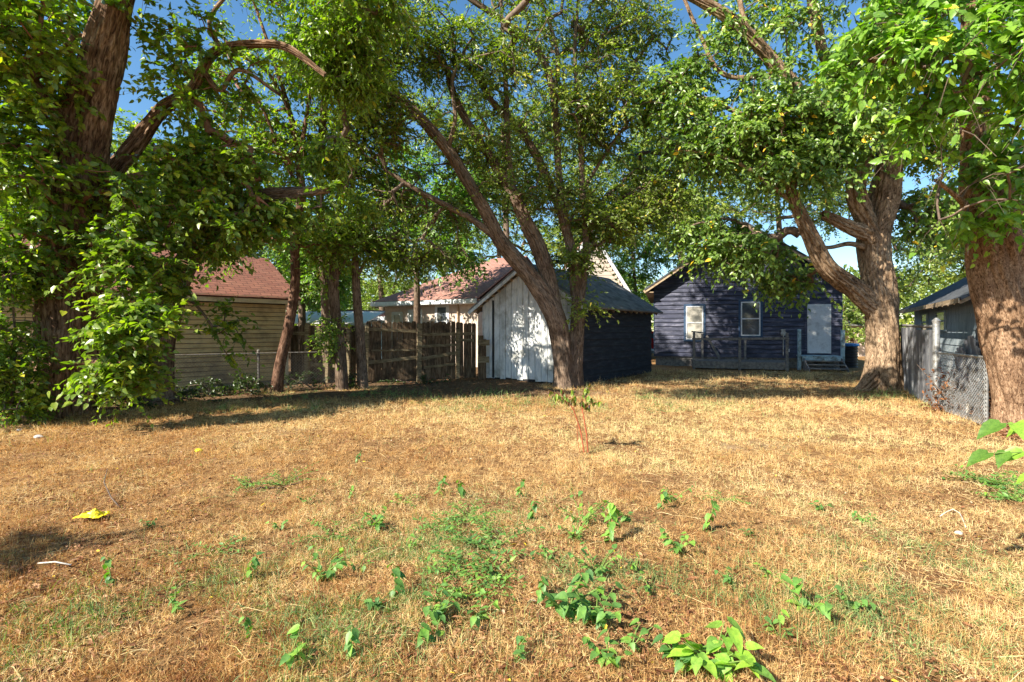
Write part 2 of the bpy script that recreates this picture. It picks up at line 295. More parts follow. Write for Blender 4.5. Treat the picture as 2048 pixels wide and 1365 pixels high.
# ------------------------------------------------------------------ leaves / blades as vectorised meshes
def norm(a): return a/np.maximum(np.linalg.norm(a, axis=1, keepdims=True), 1e-9)
TPL_LO = (np.array([[0,0,0],[.42,.5,.10],[1,0,-.12],[.42,-.5,.10]]), np.array([[0,3,2],[0,2,1]]))
TPL_HI = (np.array([[0,0,0],[.5,0,-.02],[1.05,0,-.14],[-.06,.26,.03],[.28,.5,.08],[.70,.30,.0],[-.06,-.26,.03],[.28,-.5,.08],[.70,-.30,.0]]),
          np.array([[0,1,4,3],[1,2,5,4],[0,6,7,1],[1,7,8,2]]))
TPL_HI2 = (np.array([[0,0,0],[.3,0,-.01],[.65,0,-.04],[1.06,0,-.18], [-.08,.20,.04],[.10,.46,.10],[.42,.46,.08],[.75,.25,.0], [-.08,-.20,.04],[.10,-.46,.10],[.42,-.46,.08],[.75,-.25,.0]]),
           np.array([[0,1,5,4],[1,2,6,5],[2,3,7,6],[0,8,9,1],[1,9,10,2],[2,10,11,3]]))
TPL_LANCE = (np.array([[0,0,0],[.3,.5,.06],[.7,.38,-.02],[1.05,0,-.18],[.7,-.38,-.02],[.3,-.5,.06]]), np.array([[0,5,4,3],[0,3,2,1]]))
def leaf_geo(p, d, n, L, W, tpl):
    T, Fc = tpl; d = norm(d); n = norm(n - d*np.sum(d*n, 1, keepdims=True)); s = np.cross(n, d)
    L = L[:, None, None]; W = W[:, None, None]
    V = p[:, None] + T[None, :, 0:1]*L*d[:, None] + T[None, :, 1:2]*W*s[:, None] + T[None, :, 2:3]*L*n[:, None]
    N = len(p); k = len(T)
    return V.reshape(-1, 3), (Fc[None] + (np.arange(N)*k)[:, None, None]).reshape(-1, Fc.shape[1]), k
def leaves(name, p, d, n, L, W, mat, parent, tpl=TPL_LO, var=None):
    V, Fc, k = leaf_geo(p, d, n, L, W, tpl)
    if var is None: var = RNG.random(len(p))
    return np_mesh(name, V, Fc, mat, parent, var=np.repeat(var, k))

def spray(C, D0, n_tw, n_lf, size, rng, droop=0.35, leaf=0.10, asp=0.6, up=0.6):
    """leaf sprays round each cluster centre C; D0 = outward direction of the twig that carries it"""
    N = len(C); K = n_tw*N
    c = np.repeat(C, n_tw, 0); o = np.repeat(D0, n_tw, 0)
    tdir = norm(o*0.7 + rng.normal(0, 1, (K, 3))*[1,1,0.7]); ln_ = size*(0.5+0.8*rng.random(K))
    tt = (np.arange(n_lf)+0.6)/n_lf
    t = np.tile(tt, K) + rng.normal(0, 0.04, K*n_lf); dd = np.repeat(tdir, n_lf, 0); l2 = np.repeat(ln_, n_lf)
    pos = np.repeat(c, n_lf, 0) + dd*(t*l2)[:, None]; pos[:, 2] -= droop*l2*t*t
    side = norm(np.cross(dd, [0,0,1.0]) + rng.normal(0, .25, dd.shape)); sg = np.tile(np.where(np.arange(n_lf) % 2, 1, -1), K)[:, None]
    d = norm(dd*0.6 + side*sg*0.8 + rng.normal(0, .35, dd.shape) - [0,0,droop])
    n = norm(rng.normal(0, 0.5, dd.shape) + [0,0,up] + np.array(sdir)*0.8)
    L = leaf*(0.6+0.7*rng.random(len(pos)))
    tw = np.stack([c, c+tdir*(ln_*0.5)[:, None]-[0,0,1]*(droop*ln_*.25)[:, None], c+tdir*ln_[:, None]-[0,0,1]*(droop*ln_)[:, None]], 1)
    return pos, d, n, L, L*asp, tw

def crs(pts, step):
    """catmull-rom through (x,y,z,r) rows"""
    P_ = np.array(pts, dtype=float); P_ = np.vstack([2*P_[0]-P_[1], P_, 2*P_[-1]-P_[-2]]); out = []
    for i in range(1, len(P_)-2):
        a, b_, c, d = P_[i-1:i+3]; n = max(2, int(np.linalg.norm(c[:3]-b_[:3])/step))
        for k in range(n):
            t = k/n; out.append(0.5*((2*b_)+(-a+c)*t+(2*a-5*b_+4*c-d)*t*t+(-a+3*b_-3*c+d)*t**3))
    out.append(P_[-2]); o = np.array(out); o[:, 3] = np.maximum(o[:, 3], 0.006); return o
def tube_np(path, sides, ridge=0.0, seed=0, flare=False):
    """tube with bark ridges; returns V, F(quads), barkco"""
    p = path[:, :3]; r = path[:, 3]; n = len(p)
    tg = norm(np.gradient(p, axis=0)); ref = np.array([1.0, 0.13, 0.05]); us = []
    for i in range(n):
        ref = ref - tg[i]*ref.dot(tg[i]); ref = ref/np.linalg.norm(ref); us.append(ref.copy())
    U = np.array(us); B = np.cross(tg, U); a = np.arange(sides)*2*np.pi/sides
    s = np.concatenate([[0], np.cumsum(np.linalg.norm(np.diff(p, axis=0), axis=1))])
    A, S = np.meshgrid(a, s); rr = np.repeat(r[:, None], sides, 1)
    if ridge:
        rg = np.random.default_rng(seed)
        kk = np.round(np.clip(2*np.pi*r.mean()/0.09, 7, 26))
        ph = 0.9*np.sin(S*1.7+rg.random()*6)+0.6*np.sin(S*4.3+A*2+rg.random()*6)
        w = np.abs(np.sin(A*kk/2+ph+0.5*np.sin(S*9+A*5)))
        q = vnoise(A*3.0+7, S*2.2, 1.0, seed+5) - 0.5
        lump = 0.10*np.sin(A*2+S*1.1+seed) + 0.07*np.sin(A*3-S*1.9+seed*2) + 0.14*q + 0.05*np.sin(A*5+S*3.1+seed*3)
        rr = rr*(1+lump) + ridge*(w-0.6)
        if flare:
            f = np.exp(-S/0.28); rr = rr*(1+f*(0.35+0.30*np.sin(A*5+seed)))
    V = p[:, None]+U[:, None]*(np.cos(A)*rr)[..., None]+B[:, None]*(np.sin(A)*rr)[..., None]
    I = np.arange(n*sides).reshape(n, sides); J = np.roll(I, -1, 1)
    Fc = np.stack([I[:-1].ravel(), J[:-1].ravel(), J[1:].ravel(), I[1:].ravel()], 1)
    bc = np.stack([np.cos(A)*rr+seed*1.7, np.sin(A)*rr, S], -1)
    return V.reshape(-1, 3), Fc, bc.reshape(-1, 3)
def join(parts):
    Vs, Fs, Bs = [], [], []; k = 0
    for V, Fc, B in parts: Vs.append(V); Fs.append(Fc+k); Bs.append(B); k += len(V)
    return np.vstack(Vs), np.vstack(Fs), np.vstack(Bs)
def clusters_in(blobs, rng, void=()):
    out = []; w = []
    for (c, rad, n) in blobs:
        q = norm(rng.normal(0, 1, (n, 3)))*(rng.random((n, 1))**0.42); out.append(np.array(c)+q*np.array(rad))
    C = np.vstack(out)
    for vc, vr in void: C = C[np.linalg.norm((C-np.array(vc))/np.array(vr), axis=1) > 1]
    return C
LANES = []      # gaps in the crowns through which the sun reaches a wall
def lanes_ok(Q, rng):
    ok = np.ones(len(Q), bool); sd = np.array(sdir)
    for q, rad, keep in LANES:
        w = Q-np.array(q); t_ = w@sd; dist = np.linalg.norm(w-t_[:, None]*sd, axis=1); ok &= ~((dist < rad) & (t_ > .3) & (rng.random(len(Q)) > keep))
    return ok
def tree(name, label, cat, stems, blobs, bark, leafm, seed, group=None, leaf=0.10, asp=0.6, size=0.45, n_tw=6, n_lf=12, tpl=TPL_LO, droop=0.35,
         sides=22, step=0.12, ridge=0.02, twigm='twig', void=(), up=0.35, twig_r=0.0045, tws=True, zmin=0.15, world=False, br=0.009):
    rng = np.random.default_rng(seed)
    st = [crs([(*(a[:3] if world else P(a[0], a[1], a[2])), a[-1]) for a in s], step) for s in stems]
    base = st[0][0, :3].copy(); root = empty(name, base); tag(root, label, cat, group)
    parts = []
    for i, s in enumerate(st):
        s2 = s.copy(); s2[:, :3] -= base
        big = s[:, 3].mean() > 0.1
        if i == 0 and s2[0, 2] < 0.3: s2 = np.vstack([s2[0]-[0, 0, 0.25, 0], s2])
        parts.append(tube_np(s2, sides if big else 10, ridge if big else 0.0, seed*7+i, flare=(i == 0 and ridge > 0)))
    V, Fc, B = join(parts); np_mesh('trunk', V, Fc, M[bark], root, True, vec=B)
    if not blobs: return root
    C = clusters_in([(b[0], b[1:4], 8) if world else ((*P(b[0], b[1], b[2]),), b[3], b[4]) for b in blobs], rng, void) - base
    C = C[C[:, 2] > zmin - base[2]]
    C = C[lanes_ok(C + base, rng)]
    nodes = np.vstack([s[2:, :3] for s in st]) - base; rads = np.concatenate([s[2:, 3] for s in st]); n_st = len(nodes)
    N = [nodes]; par = [-1]*n_st; allp = nodes.copy(); paths = []; owner = []
    dmin = np.array([np.min(np.linalg.norm(nodes-c, axis=1)) for c in C]); order = np.argsort(dmin)
    cap = n_st + len(C)*5 + 10; buf = np.zeros((cap, 3)); buf[:n_st] = nodes; cnt = n_st; cdir = np.zeros_like(C)
    for ci in order:
        c = C[ci]; dv = buf[:cnt]-c; dist = np.linalg.norm(dv, axis=1) + 0.35*np.maximum(dv[:, 2], 0)
        j = int(np.argmin(dist)); a = buf[j]; d = c-a; L = np.linalg.norm(d)+1e-6
        k = 2 if L < 0.5 else 4
        off = rng.normal(0, 0.07*L, 3)+[0, 0, 0.10*L]
        idx = [j]
        for q in range(1, k+1):
            t_ = q/k; buf[cnt] = a + d*t_ + off*math.sin(math.pi*t_) + (rng.normal(0, 0.03*L, 3) if q < k else 0); par.append(idx[-1]); idx.append(cnt); cnt += 1
        paths.append(idx); cdir[ci] = d/L
    load = np.zeros(cnt)
    for idx in paths: load[idx[-1]] += 1
    for i in range(cnt-1, n_st-1, -1):
        if par[i] >= 0: load[par[i]] += load[i]
    rad = br*np.maximum(load, 1)**0.5*(size/0.4)**0.5; mb = []
    for idx in paths:
        q = np.array([buf[i] for i in idx]); rr = np.array([min(rad[i], 0.12) for i in idx]); rr[0] = rr[1] if idx[0] < n_st else min(rr[0], rr[1]*1.1)
        mb.append(tube_np(np.column_stack([q, rr]), 5))
    pos, d, n, Ls, W, tw = spray(C, cdir, n_tw, n_lf, size, rng, droop, leaf, asp, up)
    if tws:
        K = len(tw); o = norm(rng.normal(0, 1, (K, 3)))*twig_r; o2 = np.cross(norm(tw[:, 2]-tw[:, 0]), norm(o))*twig_r
        V3 = np.stack([tw[:,0]-o, tw[:,0]+o, tw[:,1]+o*.8, tw[:,1]-o*.8, tw[:,2]+o*.4, tw[:,2]-o*.4], 1).reshape(-1, 3)
        V4 = np.stack([tw[:,0]-o2, tw[:,0]+o2, tw[:,1]+o2*.8, tw[:,1]-o2*.8, tw[:,2]+o2*.4, tw[:,2]-o2*.4], 1).reshape(-1, 3)
        fb = np.array([[0,1,2,3],[3,2,4,5]]); Ft = (fb[None]+(np.arange(K)*6)[:, None, None]).reshape(-1, 4)
        mb.append((V3, Ft, V3)); mb.append((V4, Ft, V4))
    V, Fc, B = join(mb); np_mesh('branches', V, Fc, M[twigm], root)
    # colour differs from clump to clump and leaf to leaf
    clump = np.repeat(rng.random(len(C)), n_tw*n_lf); var = np.clip(0.5*clump+0.5*rng.random(len(pos)), 0, 0.97); y = rng.random(len(pos)) < 0.012; var[y] = 1.0
    keep = rng.random(len(pos)) < 0.9; wz = pos[:, 2]+base[2] > 0.06; keep &= wz; keep &= lanes_ok(pos + base, rng)
    leaves('foliage', pos[keep], d[keep], n[keep], Ls[keep], W[keep], M[leafm], root, tpl, var[keep])
    return root

# ------------------------------------------------------------------ buildings
def slab(name, poly, th, mat, parent):
    """sloping roof sheet: poly = eave start, eave end, ridge end, ridge start (top face); uv in metres"""
    p = [Vector(q) for q in poly]; u = (p[1]-p[0]).normalized(); n = (p[1]-p[0]).cross(p[-1]-p[0]).normalized()
    if n.z < 0: n = -n
    w = n.cross(u); k = len(p)
    me = bpy.data.meshes.new(name); vs = [tuple(q) for q in p]+[tuple(q-n*th) for q in p]
    fs = [tuple(range(k)), tuple(range(2*k-1, k-1, -1))]+[(i, k+i, k+(i+1) % k, (i+1) % k) for i in range(k)]
    me.from_pydata(vs, [], fs); uv = me.uv_layers.new(name='UVMap')
    for l in me.loops:
        c = me.vertices[l.vertex_index].co - p[0]; uv.data[l.index].uv = (c.dot(u), c.dot(w))
    return link_mesh(name, me, mat, parent)
def boards_h(mb, x0, x1, z0, z1, h, y=0.0, out=-1, lap=0.018, gap=0.0, xf=None, rnd=0.0, seed=0):
    """lapped horizontal boards on the plane y; xf(z) -> (x0, x1) for gables"""
    rg = random.Random(seed); z = z0
    while z < z1-0.01:
        zt = min(z+h, z1); a, b_ = (x0, x1) if xf is None else xf((z+zt)/2)
        if b_-a > 0.05:
            j = rg.uniform(-rnd, rnd); yo = y+out*(lap+j*0.5); yi = y+out*0.003
            mb.hexa([(a, yo, z+j*.3), (b_, yo, z+j*.1), (b_, y-out*0.02, z), (a, y-out*0.02, z), (a, yi, zt-gap), (b_, yi, zt-gap), (b_, y-out*0.02, zt-gap), (a, y-out*0.02, zt-gap)])
        z = zt
def window(name, parent, x0, x1, z0, z1, y, out, fm, tm=None, gm='glass', frame=0.05, trim=0.09):
    """double hung window on the plane y, facing out*y"""
    o = out; mb = MB()
    def bx(m, a, b_, c, d, dep0, dep1): m.box(a, b_, min(y+o*dep0, y+o*dep1), max(y+o*dep0, y+o*dep1), c, d)
    zm = (z0+z1)/2
    bx(mb, x0, x0+frame, z0, z1, 0.0, .05); bx(mb, x1-frame, x1, z0, z1, 0.0, .05); bx(mb, x0+frame, x1-frame, z1-frame, z1, 0.0, .05)
    bx(mb, x0+frame, x1-frame, z0, z0+frame, 0.0, .05); bx(mb, x0+frame, x1-frame, zm-.025, zm+.025, 0.0, .045)
    w = mb.build(name, M[fm], parent)
    g = MB(); bx(g, x0+frame, x1-frame, z0+frame, zm-.025, 0.0, .022); bx(g, x0+frame, x1-frame, zm+.025, z1-frame, 0.0, .03); g.build('pane', M[gm], w)
    if tm:
        t_ = MB(); bx(t_, x0-trim, x0-.002, z0-trim, z1+trim, 0.0, .035); bx(t_, x1+.002, x1+trim, z0-trim, z1+trim, 0.0, .035)
        bx(t_, x0-.002, x1+.002, z1+.002, z1+trim, 0.0, .035); bx(t_, x0-.06, x1+.06, z0-trim, z0-.002, 0.0, .07); t_.build('trim', M[tm], w)
    return w

# --- dark blue boarded house with a gable
HX, HY = 9.91, 21.43; HR = -R(17)
def hl(x, y): return (HX+x*math.cos(HR)-y*math.sin(HR), HY+x*math.sin(HR)+y*math.cos(HR), 0)
h = empty('blue_house', (HX, HY, 0), HR); tag(h, 'weathered dark blue boarded house with open gable, white windows and back door', 'house')
hw, dp, ez, az = 3.67, 9.0, 3.40, 6.15; sl_ = (az-ez)/4.10
def gx_(z):
    if z < ez+0.25: return (-hw, hw)
    w = max(0.0, (az-0.12-z)/sl_); w = min(w, hw); return (-w, w)
mb = MB(); boards_h(mb, -hw, hw, 0.42, az-0.15, 0.19, 0.0, -1, 0.038, gap=.012, xf=gx_, rnd=0.008, seed=3)
mb.box(-hw-.004, hw+.004, 0.04, dp, 0.42, ez+.2)
mb.build('wall', M['blue_siding'], h)
mb = MB(); mb.box(-hw+.01, hw-.01, 0.0205, .039, 0.42, ez+.2); mb.prism([(-hw+.02, 0.0205, ez+.201), (hw-.02, 0.0205, ez+.201), (0, 0.0205, az-.18)], (0, dp-0.04, 0)); mb.build('shade_sheathing', M['dark'], h)  # backing coloured dark to paint the shadow lines between the boards
mb = MB(); mb.box(-hw+.06, hw-.06, 0.05, dp-.05, -0.1, 0.42); boards_h(mb, -hw+.06, hw-.06, 0.0, 0.42, 0.14, 0.05, -1, 0.02); mb.build('foundation', M['deck_wood'], h)
for s in (-1, 1):
    ro = slab('roof', [(s*4.10, -0.55, ez), (s*4.10, dp+.4, ez), (0, dp+.4, az), (0, -0.55, az)], 0.07, M['dark_roof'], h)
    mb = MB(); mb.bar((s*4.10, -0.50, ez-.13), (s*0.02, -0.50, az-.13), 0.05, 0.13); mb.build('rake_board', M['eave_wood'], ro)
    mb = MB(); mb.quad((s*4.08, -.48, ez-.085), (s*.02, -.48, az-.085), (s*.02, -.02, az-.085), (s*4.08, -.02, ez-.085)); mb.box(min(s*3.69, s*4.05), max(s*3.69, s*4.05), -.46, dp, ez-.16, ez-.12); mb.build('soffit', M['eave_wood'], ro)
    mb = MB(); mb.box(min(s*hw, s*(hw+.02)), max(s*hw, s*(hw+.02)), -.045, .08, .42, ez); mb.build('corner_board', M['blue_trim'], h)
window('window', h, -2.32, -1.61, 1.18, 2.64, -.022, -1, 'white', 'blue_trim', 'glass_pale')
window('window', h, -.10, .66, 1.34, 2.80, -.022, -1, 'white', 'blue_trim', 'glass')
mb = MB(); mb.box(2.42, 3.28, -.07, .0, .63, 2.65)
d = mb.build('door', M['metal_door'], h, bevel=.004); d['label'] = 'plain grey white back door'
mb = MB(); mb.tube([(2.49, -.07, 1.58), (2.49, -.12, 1.58)], .028, 10); mb.build('handle', M['galv'], d)
mb = MB(); mb.box(2.32, 2.415, -.05, 0, .55, 2.75); mb.box(3.285, 3.38, -.05, 0, .55, 2.75); mb.box(2.415, 3.285, -.05, 0, 2.655, 2.75); mb.build('door_frame', M['blue_siding'], d)
mb = MB(); mb.tube([(1.52, -.10, .52), (1.52, -.10, 1.38)], .02, 8); mb.tube([(1.52, -.03, 1.45), (1.52, -.17, 1.45)], .105, 16); mb.box(1.44, 1.60, -.10, -.02, 1.35, 1.62); mb.build('electric_meter', M['galv'], h)
mb = MB(); mb.box(1.66, 1.76, -.07, -.02, .68, .80); mb.build('outlet_cover', M['white'], h)

# --- low porch deck with broken railing in front of the house
pd = empty('porch_deck', hl(-.36, -1.78), HR); tag(pd, 'low grey wooden porch deck with remains of a railing below the blue house windows', 'deck')
mb = MB()
for k in range(15): y = k*0.118; mb.box(-1.78, 1.78, y, y+.108, .30+.004*math.sin(k*3), .335+.004*math.sin(k*3))
mb.build('deck_boards', M['deck_wood'], pd)
mb = MB(); mb.box(-1.75, 1.75, 0.0, .04, .05, .298); mb.box(-1.75, -1.71, .04, 1.7, .05, .298); mb.box(1.71, 1.75, .04, 1.7, .05, .298); mb.build('skirt_board', M['deck_wood'], pd)
for x, y, z in ((-1.72, -.05, 1.50), (-1.3, 1.55, 1.42), (-.02, -.05, 1.30), (.40, 1.55, 1.25), (1.66, -.05, 1.48)):
    mb = MB(); mb.box(x-.045, x+.045, y-.045, y+.045, 0.0, z); mb.build('post', M['deck_wood'], pd)
mb = MB(); mb.bar((-1.78, -.05, 1.53), (-1.24, 1.55, 1.46), .09, .04); mb.build('rail', M['deck_wood'], pd)
mb = MB(); mb.bar((-1.80, -.11, 1.22), (1.72, -.11, 1.27), .03, .09); mb.build('rail', M['deck_wood'], pd)
mb = MB(); mb.bar((-1.15, 1.2, 1.35), (-.62, .9, .34), .03, .10); mb.build('brace', M['deck_wood'], pd)

# --- door steps
st = empty('door_steps', hl(2.72, -1.80), HR); tag(st, 'pale blue wooden landing with grey steps up to the back door', 'steps')
mb = MB(); mb.box(-.70, .70, .85, 1.75, .50, .56); mb.box(-.70, .70, .80, .848, .34, .56); mb.build('landing', M['pale_blue'], st)
for k in range(3):
    mb = MB(); z = .09+.135*k; mb.box(-.62, .62, .02+.26*k, .29+.26*k, z, z+.035); mb.build('tread', M['deck_wood'], st)
for x in (-.67, .63):
    mb = MB(); mb.hexa([(x, 0.0, 0), (x+.04, 0.0, 0), (x+.04, .84, 0), (x, .84, 0), (x, 0.0, .10), (x+.04, 0.0, .10), (x+.04, .80, .49), (x, .80, .49)]); mb.build('stringer', M['deck_wood'], st)
for x, z in ((-.78, 1.62), (.74, 1.60)):
    mb = MB(); mb.box(x-.06, x+.06, .90, 1.0, 0, z); mb.build('post', M['pale_blue'], st)
bn = empty('ribbed_barrel', (14.35, 21.4, 0)); tag(bn, 'black ribbed round barrel with a blue lid beside the blue house', 'barrel')
mb = MB(); pts = []; rr = []
for k in range(33): pts.append((0, 0, k*.028)); rr.append(.36+(.025 if k % 4 < 2 else 0))
mb.tube(pts, rr, 24); mb.build('body', M['black'], bn)
mb = MB(); mb.tube([(0, 0, .905), (0, 0, .94), (0, 0, 1.0), (0, 0, 1.03)], [.43, .44, .42, .25], 24); mb.build('lid', M['blue_lid'], bn)

# --- white gabled shed with a dark side wall (turned on its plot)
sh = empty('garden_shed', (2.0, 14.3, 0), math.atan2(.8035, .595)); tag(sh, 'old gabled shed, white board front and black blue side wall behind the forked tree', 'shed')
W_, Ls_, e_, a_ = 3.7, 5.4, 2.42, 3.60; srate = (a_-e_)/(W_/2)
mb = MB(); rg = random.Random(4); y = 0.02
while y < W_-0.02:
    w = 0.225; y1 = min(y+w, W_-.02); zt = lambda q: e_-.06+srate*(W_/2-abs(q-W_/2))
    o = rg.uniform(0, .008); g = .02; lo = rg.uniform(.02, .09)
    mb.hexa([(-.03-o, y+g/2, lo), (0, y+g/2, lo), (0, y1-g/2, lo), (-.03-o, y1-g/2, lo), (-.03-o, y+g/2, zt(y+g)), (0, y+g/2, zt(y+g)), (0, y1-g/2, zt(y1-g)), (-.03-o, y1-g/2, zt(y1-g))])
    y = y1
mb.build('front_wall', M['white_worn'], sh)
mb = MB(); mb.prism([(.004, .03, 0), (.004, W_-.03, 0), (.004, W_-.03, e_-.08), (.004, W_/2, a_-.1), (.004, .03, e_-.08)], (Ls_-.01, 0, 0)); mb.build('frame', M['dark'], sh)
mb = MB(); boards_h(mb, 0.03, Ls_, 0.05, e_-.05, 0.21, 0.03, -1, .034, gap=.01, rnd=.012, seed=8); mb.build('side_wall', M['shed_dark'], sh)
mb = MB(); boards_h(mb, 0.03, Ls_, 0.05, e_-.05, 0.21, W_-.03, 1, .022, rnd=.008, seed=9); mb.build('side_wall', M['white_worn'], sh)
mb = MB(); mb.box(-.055, -.040, 3.18, 3.25, .05, 2.55); mb.build('dark_strip', M['dark'], sh)
mb = MB(); mb.box(-.05, .03, -.02, .06, .03, e_-.04); mb.build('corner_board', M['dark'], sh)
for s, y0 in ((1, -.35), (-1, W_+.35)):
    rf = slab('roof', [(-.32, y0, e_-.35*srate+.05), (Ls_+.25, y0, e_-.35*srate+.05), (Ls_+.25, W_/2, a_+.05), (-.32, W_/2, a_+.05)], .05, M['grey_roof'], sh)
    mb = MB(); mb.bar((-.30, y0, e_-.35*srate-.06), (-.30, W_/2, a_-.06), .035, .10); mb.build('rake_board', M['white_worn'], rf)
    mb = MB()
    for k in range(9):
        f = (k+.5)/9; yy = y0+(W_/2-y0)*f; zz = e_-.35*srate+.35*srate*0+ (a_-e_+.35*srate)*f
        mb.bar((-.28, yy, zz-.05), (-.03, yy, zz-.05), .045, .07)
    mb.build('lookout', M['eave_wood'], rf)
    mb = MB()
    for k in range(12):
        x = .1+k*.45; mb.bar((x, y0+.02*s, e_-.35*srate-.04), (x, y0+.36*s, e_-.04), .045, .08)
    mb.build('rafter_tail', M['old_wood'], rf)

# --- tan outbuilding on the left
tb = empty('tan_garage', (-6.75, 15.0, 0), math.atan2(-.73, -.68)); tag(tb, 'tan lap sided garage with red shingle roof behind the left trees', 'garage')
mb = MB(); boards_h(mb, 0, 7.5, 0.12, 2.35, 0.125, 0.0, 1, .032, gap=.014)
mb.prism([(.01, -.03, 2.45), (.01, -4.4, 2.45), (.01, -2.2, 3.75)], (7.4, 0, 0)); mb.build('wall', M['tan_siding'], tb)
mb = MB(); mb.box(0.01, 7.49, -4.4, -.0205, .1, 2.448); mb.build('shade_sheathing', M['dark'], tb)  # dark body seen through the board gaps, painting in their lap shadows
mb = MB(); mb.box(-.02, 7.5, -4.42, -.03, -.1, .1); mb.build('foundation', M['concrete'], tb)
mb = MB(); mb.box(-.28, 7.6, .20, .26, 2.36, 2.56); mb.box(-.02, 7.5, .02, .199, 2.37, 2.40); mb.build('fascia', M['cream'], tb)
mb = MB(); mb.box(-.03, .06, .02, .04, .1, 2.36); mb.build('corner_board', M['cream'], tb)
slab('roof', [(7.7, .30, 2.52), (-.30, .30, 2.52), (-.30, -2.2, 3.98), (7.7, -2.2, 3.98)], .05, M['red_roof'], tb)
slab('roof', [(7.7, -4.7, 2.52), (-.30, -4.7, 2.52), (-.30, -2.2, 3.98), (7.7, -2.2, 3.98)], .05, M['red_roof'], tb)

# --- pink house with red roof and a steep side gable, beyond the fence
ph = empty('pink_house', (-6.1, 24.0, 0), math.atan2(-.5, .87)); tag(ph, 'pinkish house with pale red roof and white eaves beyond the picket fence', 'house')
mb = MB(); mb.box(0, 5.4, 0, 8, 0, 2.9); mb.build('wall', M['pink_wall'], ph)
rf = slab('roof', [(-.45, -.45, 2.92), (5.6, -.45, 2.92), (5.6, 4, 5.25), (3.6, 4, 5.25)], .06, M['pink_roof'], ph)
slab('roof', [(-.45, 8.45, 2.92), (-.45, -.45, 2.92), (3.6, 4, 5.25)], .06, M['pink_roof'], ph)
slab('roof', [(5.6, 8.45, 2.92), (-.45, 8.45, 2.92), (3.6, 4, 5.25), (5.6, 4, 5.25)], .06, M['pink_roof'], ph)
mb = MB(); mb.box(-.47, 5.6, -.50, -.455, 2.72, 2.90); mb.box(-.50, -.455, -.45, 8.4, 2.72, 2.90); mb.box(-.45, 5.5, -.45, -.0, 2.70, 2.72); mb.build('fascia', M['white'], ph)
window('window', ph, .55, 1.05, 1.2, 2.35, -.002, -1, 'white', 'white', 'glass_pale'); window('window', ph, 3.15, 3.75, 1.3, 2.65, -.002, -1, 'white', 'white', 'glass')
mb = MB(); mb.box(1.55, 2.25, -.06, -.003, .1, 2.45); dd = mb.build('door', M['white'], ph); mb = MB(); mb.box(1.47, 1.545, -.05, -.003, .1, 2.53); mb.box(2.255, 2.33, -.05, -.003, .1, 2.53); mb.box(1.545, 2.255, -.05, -.003, 2.455, 2.53); mb.build('frame', M['white'], dd)
mb = MB(); mb.tube([(4.35, -.06, .1), (4.35, -.06, 2.7)], .04, 8); mb.build('downpipe', M['eave_wood'], ph)
gb = empty('gabled_house', (4.0, 25.6, 0)); tag(gb, 'beige house with steep gable and white rake board rising behind the shed roof', 'house')
mb = MB(); boards_h(mb, -2.1, 2.1, 0, 6.4, .2, 0, -1, .02, xf=lambda z: (-2.1, 2.1) if z < 3.1 else (-max(0, (6.5-z)/1.6), max(0, (6.5-z)/1.6))); mb.box(-2.1, 2.1, .021, 7, 0, 3.0); mb.prism([(-2.1, .021, 3.0), (2.1, .021, 3.0), (0, .021, 6.4)], (0, 6.9, 0)); mb.build('wall', M['beige_wall'], gb)
for s in (-1, 1):
    rf = slab('roof', [(s*2.42, -.35, 2.85), (s*2.42, 7.2, 2.85), (0, 7.2, 6.75), (0, -.35, 6.75)], .07, M['pink_roof'], gb)
    mb = MB(); mb.bar((s*2.38, -.33, 2.76), (s*.02, -.33, 6.56), .05, .16); mb.build('rake_board', M['white'], rf)

# --- low white garage roof far behind the fence, left of the pink house
wg = empty('white_garage', (-7.9, 27.5, 0)); tag(wg, 'low white and pale blue garage with flat brown roof left of the pink house', 'garage')
mb = MB(); mb.box(-2.6, 1.9, 0, 4, 0, 2.25); mb.build('wall', M['pale_blue'], wg)
slab('roof', [(-2.9, -.4, 2.45), (2.0, -.4, 2.30), (2.0, 4.3, 2.75), (-2.9, 4.3, 2.9)], .08, M['red_roof'], wg)
mb = MB(); mb.hexa([(-2.9, -.44, 2.22), (2.0, -.44, 2.08), (2.0, -.405, 2.08), (-2.9, -.405, 2.22), (-2.9, -.44, 2.44), (2.0, -.44, 2.29), (2.0, -.405, 2.29), (-2.9, -.405, 2.44)]); mb.build('fascia', M['white'], wg)
wg = empty('metal_roof_shed', (-7.0, 20.4, 0)); tag(wg, 'low shed with pale sheet metal roof behind the old gate', 'shed')
mb = MB(); mb.box(-2.4, .9, 0, 2.5, 0, 1.75); mb.build('wall', M['old_wood'], wg)
slab('roof', [(-2.6, -.3, 1.88), (1.1, -.3, 1.88), (1.1, 2.8, 2.45), (-2.6, 2.8, 2.45)], .04, M['white'], wg)

# --- neighbour's dark roofed garage and open lean-to on the right
ux, uy = 4.3, 7.2; ul = math.hypot(ux, uy); rz = math.atan2(uy, ux)
ng = empty('dark_roof_garage', (10.2, 11.4, 0), rz); tag(ng, 'grey blue garage with dark shingle roof behind the sheet fence', 'garage')
mb = MB(); boards_h(mb, 0, 8.2, 0, 2.3, .2, -.35, 1, .018); mb.box(0, 8.2, -4.5, -.371, 0, 2.3); mb.prism([(8.18, -.38, 2.3), (8.18, -4.5, 2.3), (8.18, -2.45, 3.6)], (-8.16, 0, 0)); mb.build('wall', M['grey_blue_wall'], ng)
rf = slab('roof', [(8.6, .05, 2.32), (-.3, .05, 2.32), (-.3, -2.45, 3.85), (8.6, -2.45, 3.85)], .06, M['dark_roof'], ng)
slab('roof', [(8.6, -4.9, 2.32), (-.3, -4.9, 2.32), (-.3, -2.45, 3.85), (8.6, -2.45, 3.85)], .06, M['dark_roof'], ng)
mb = MB()
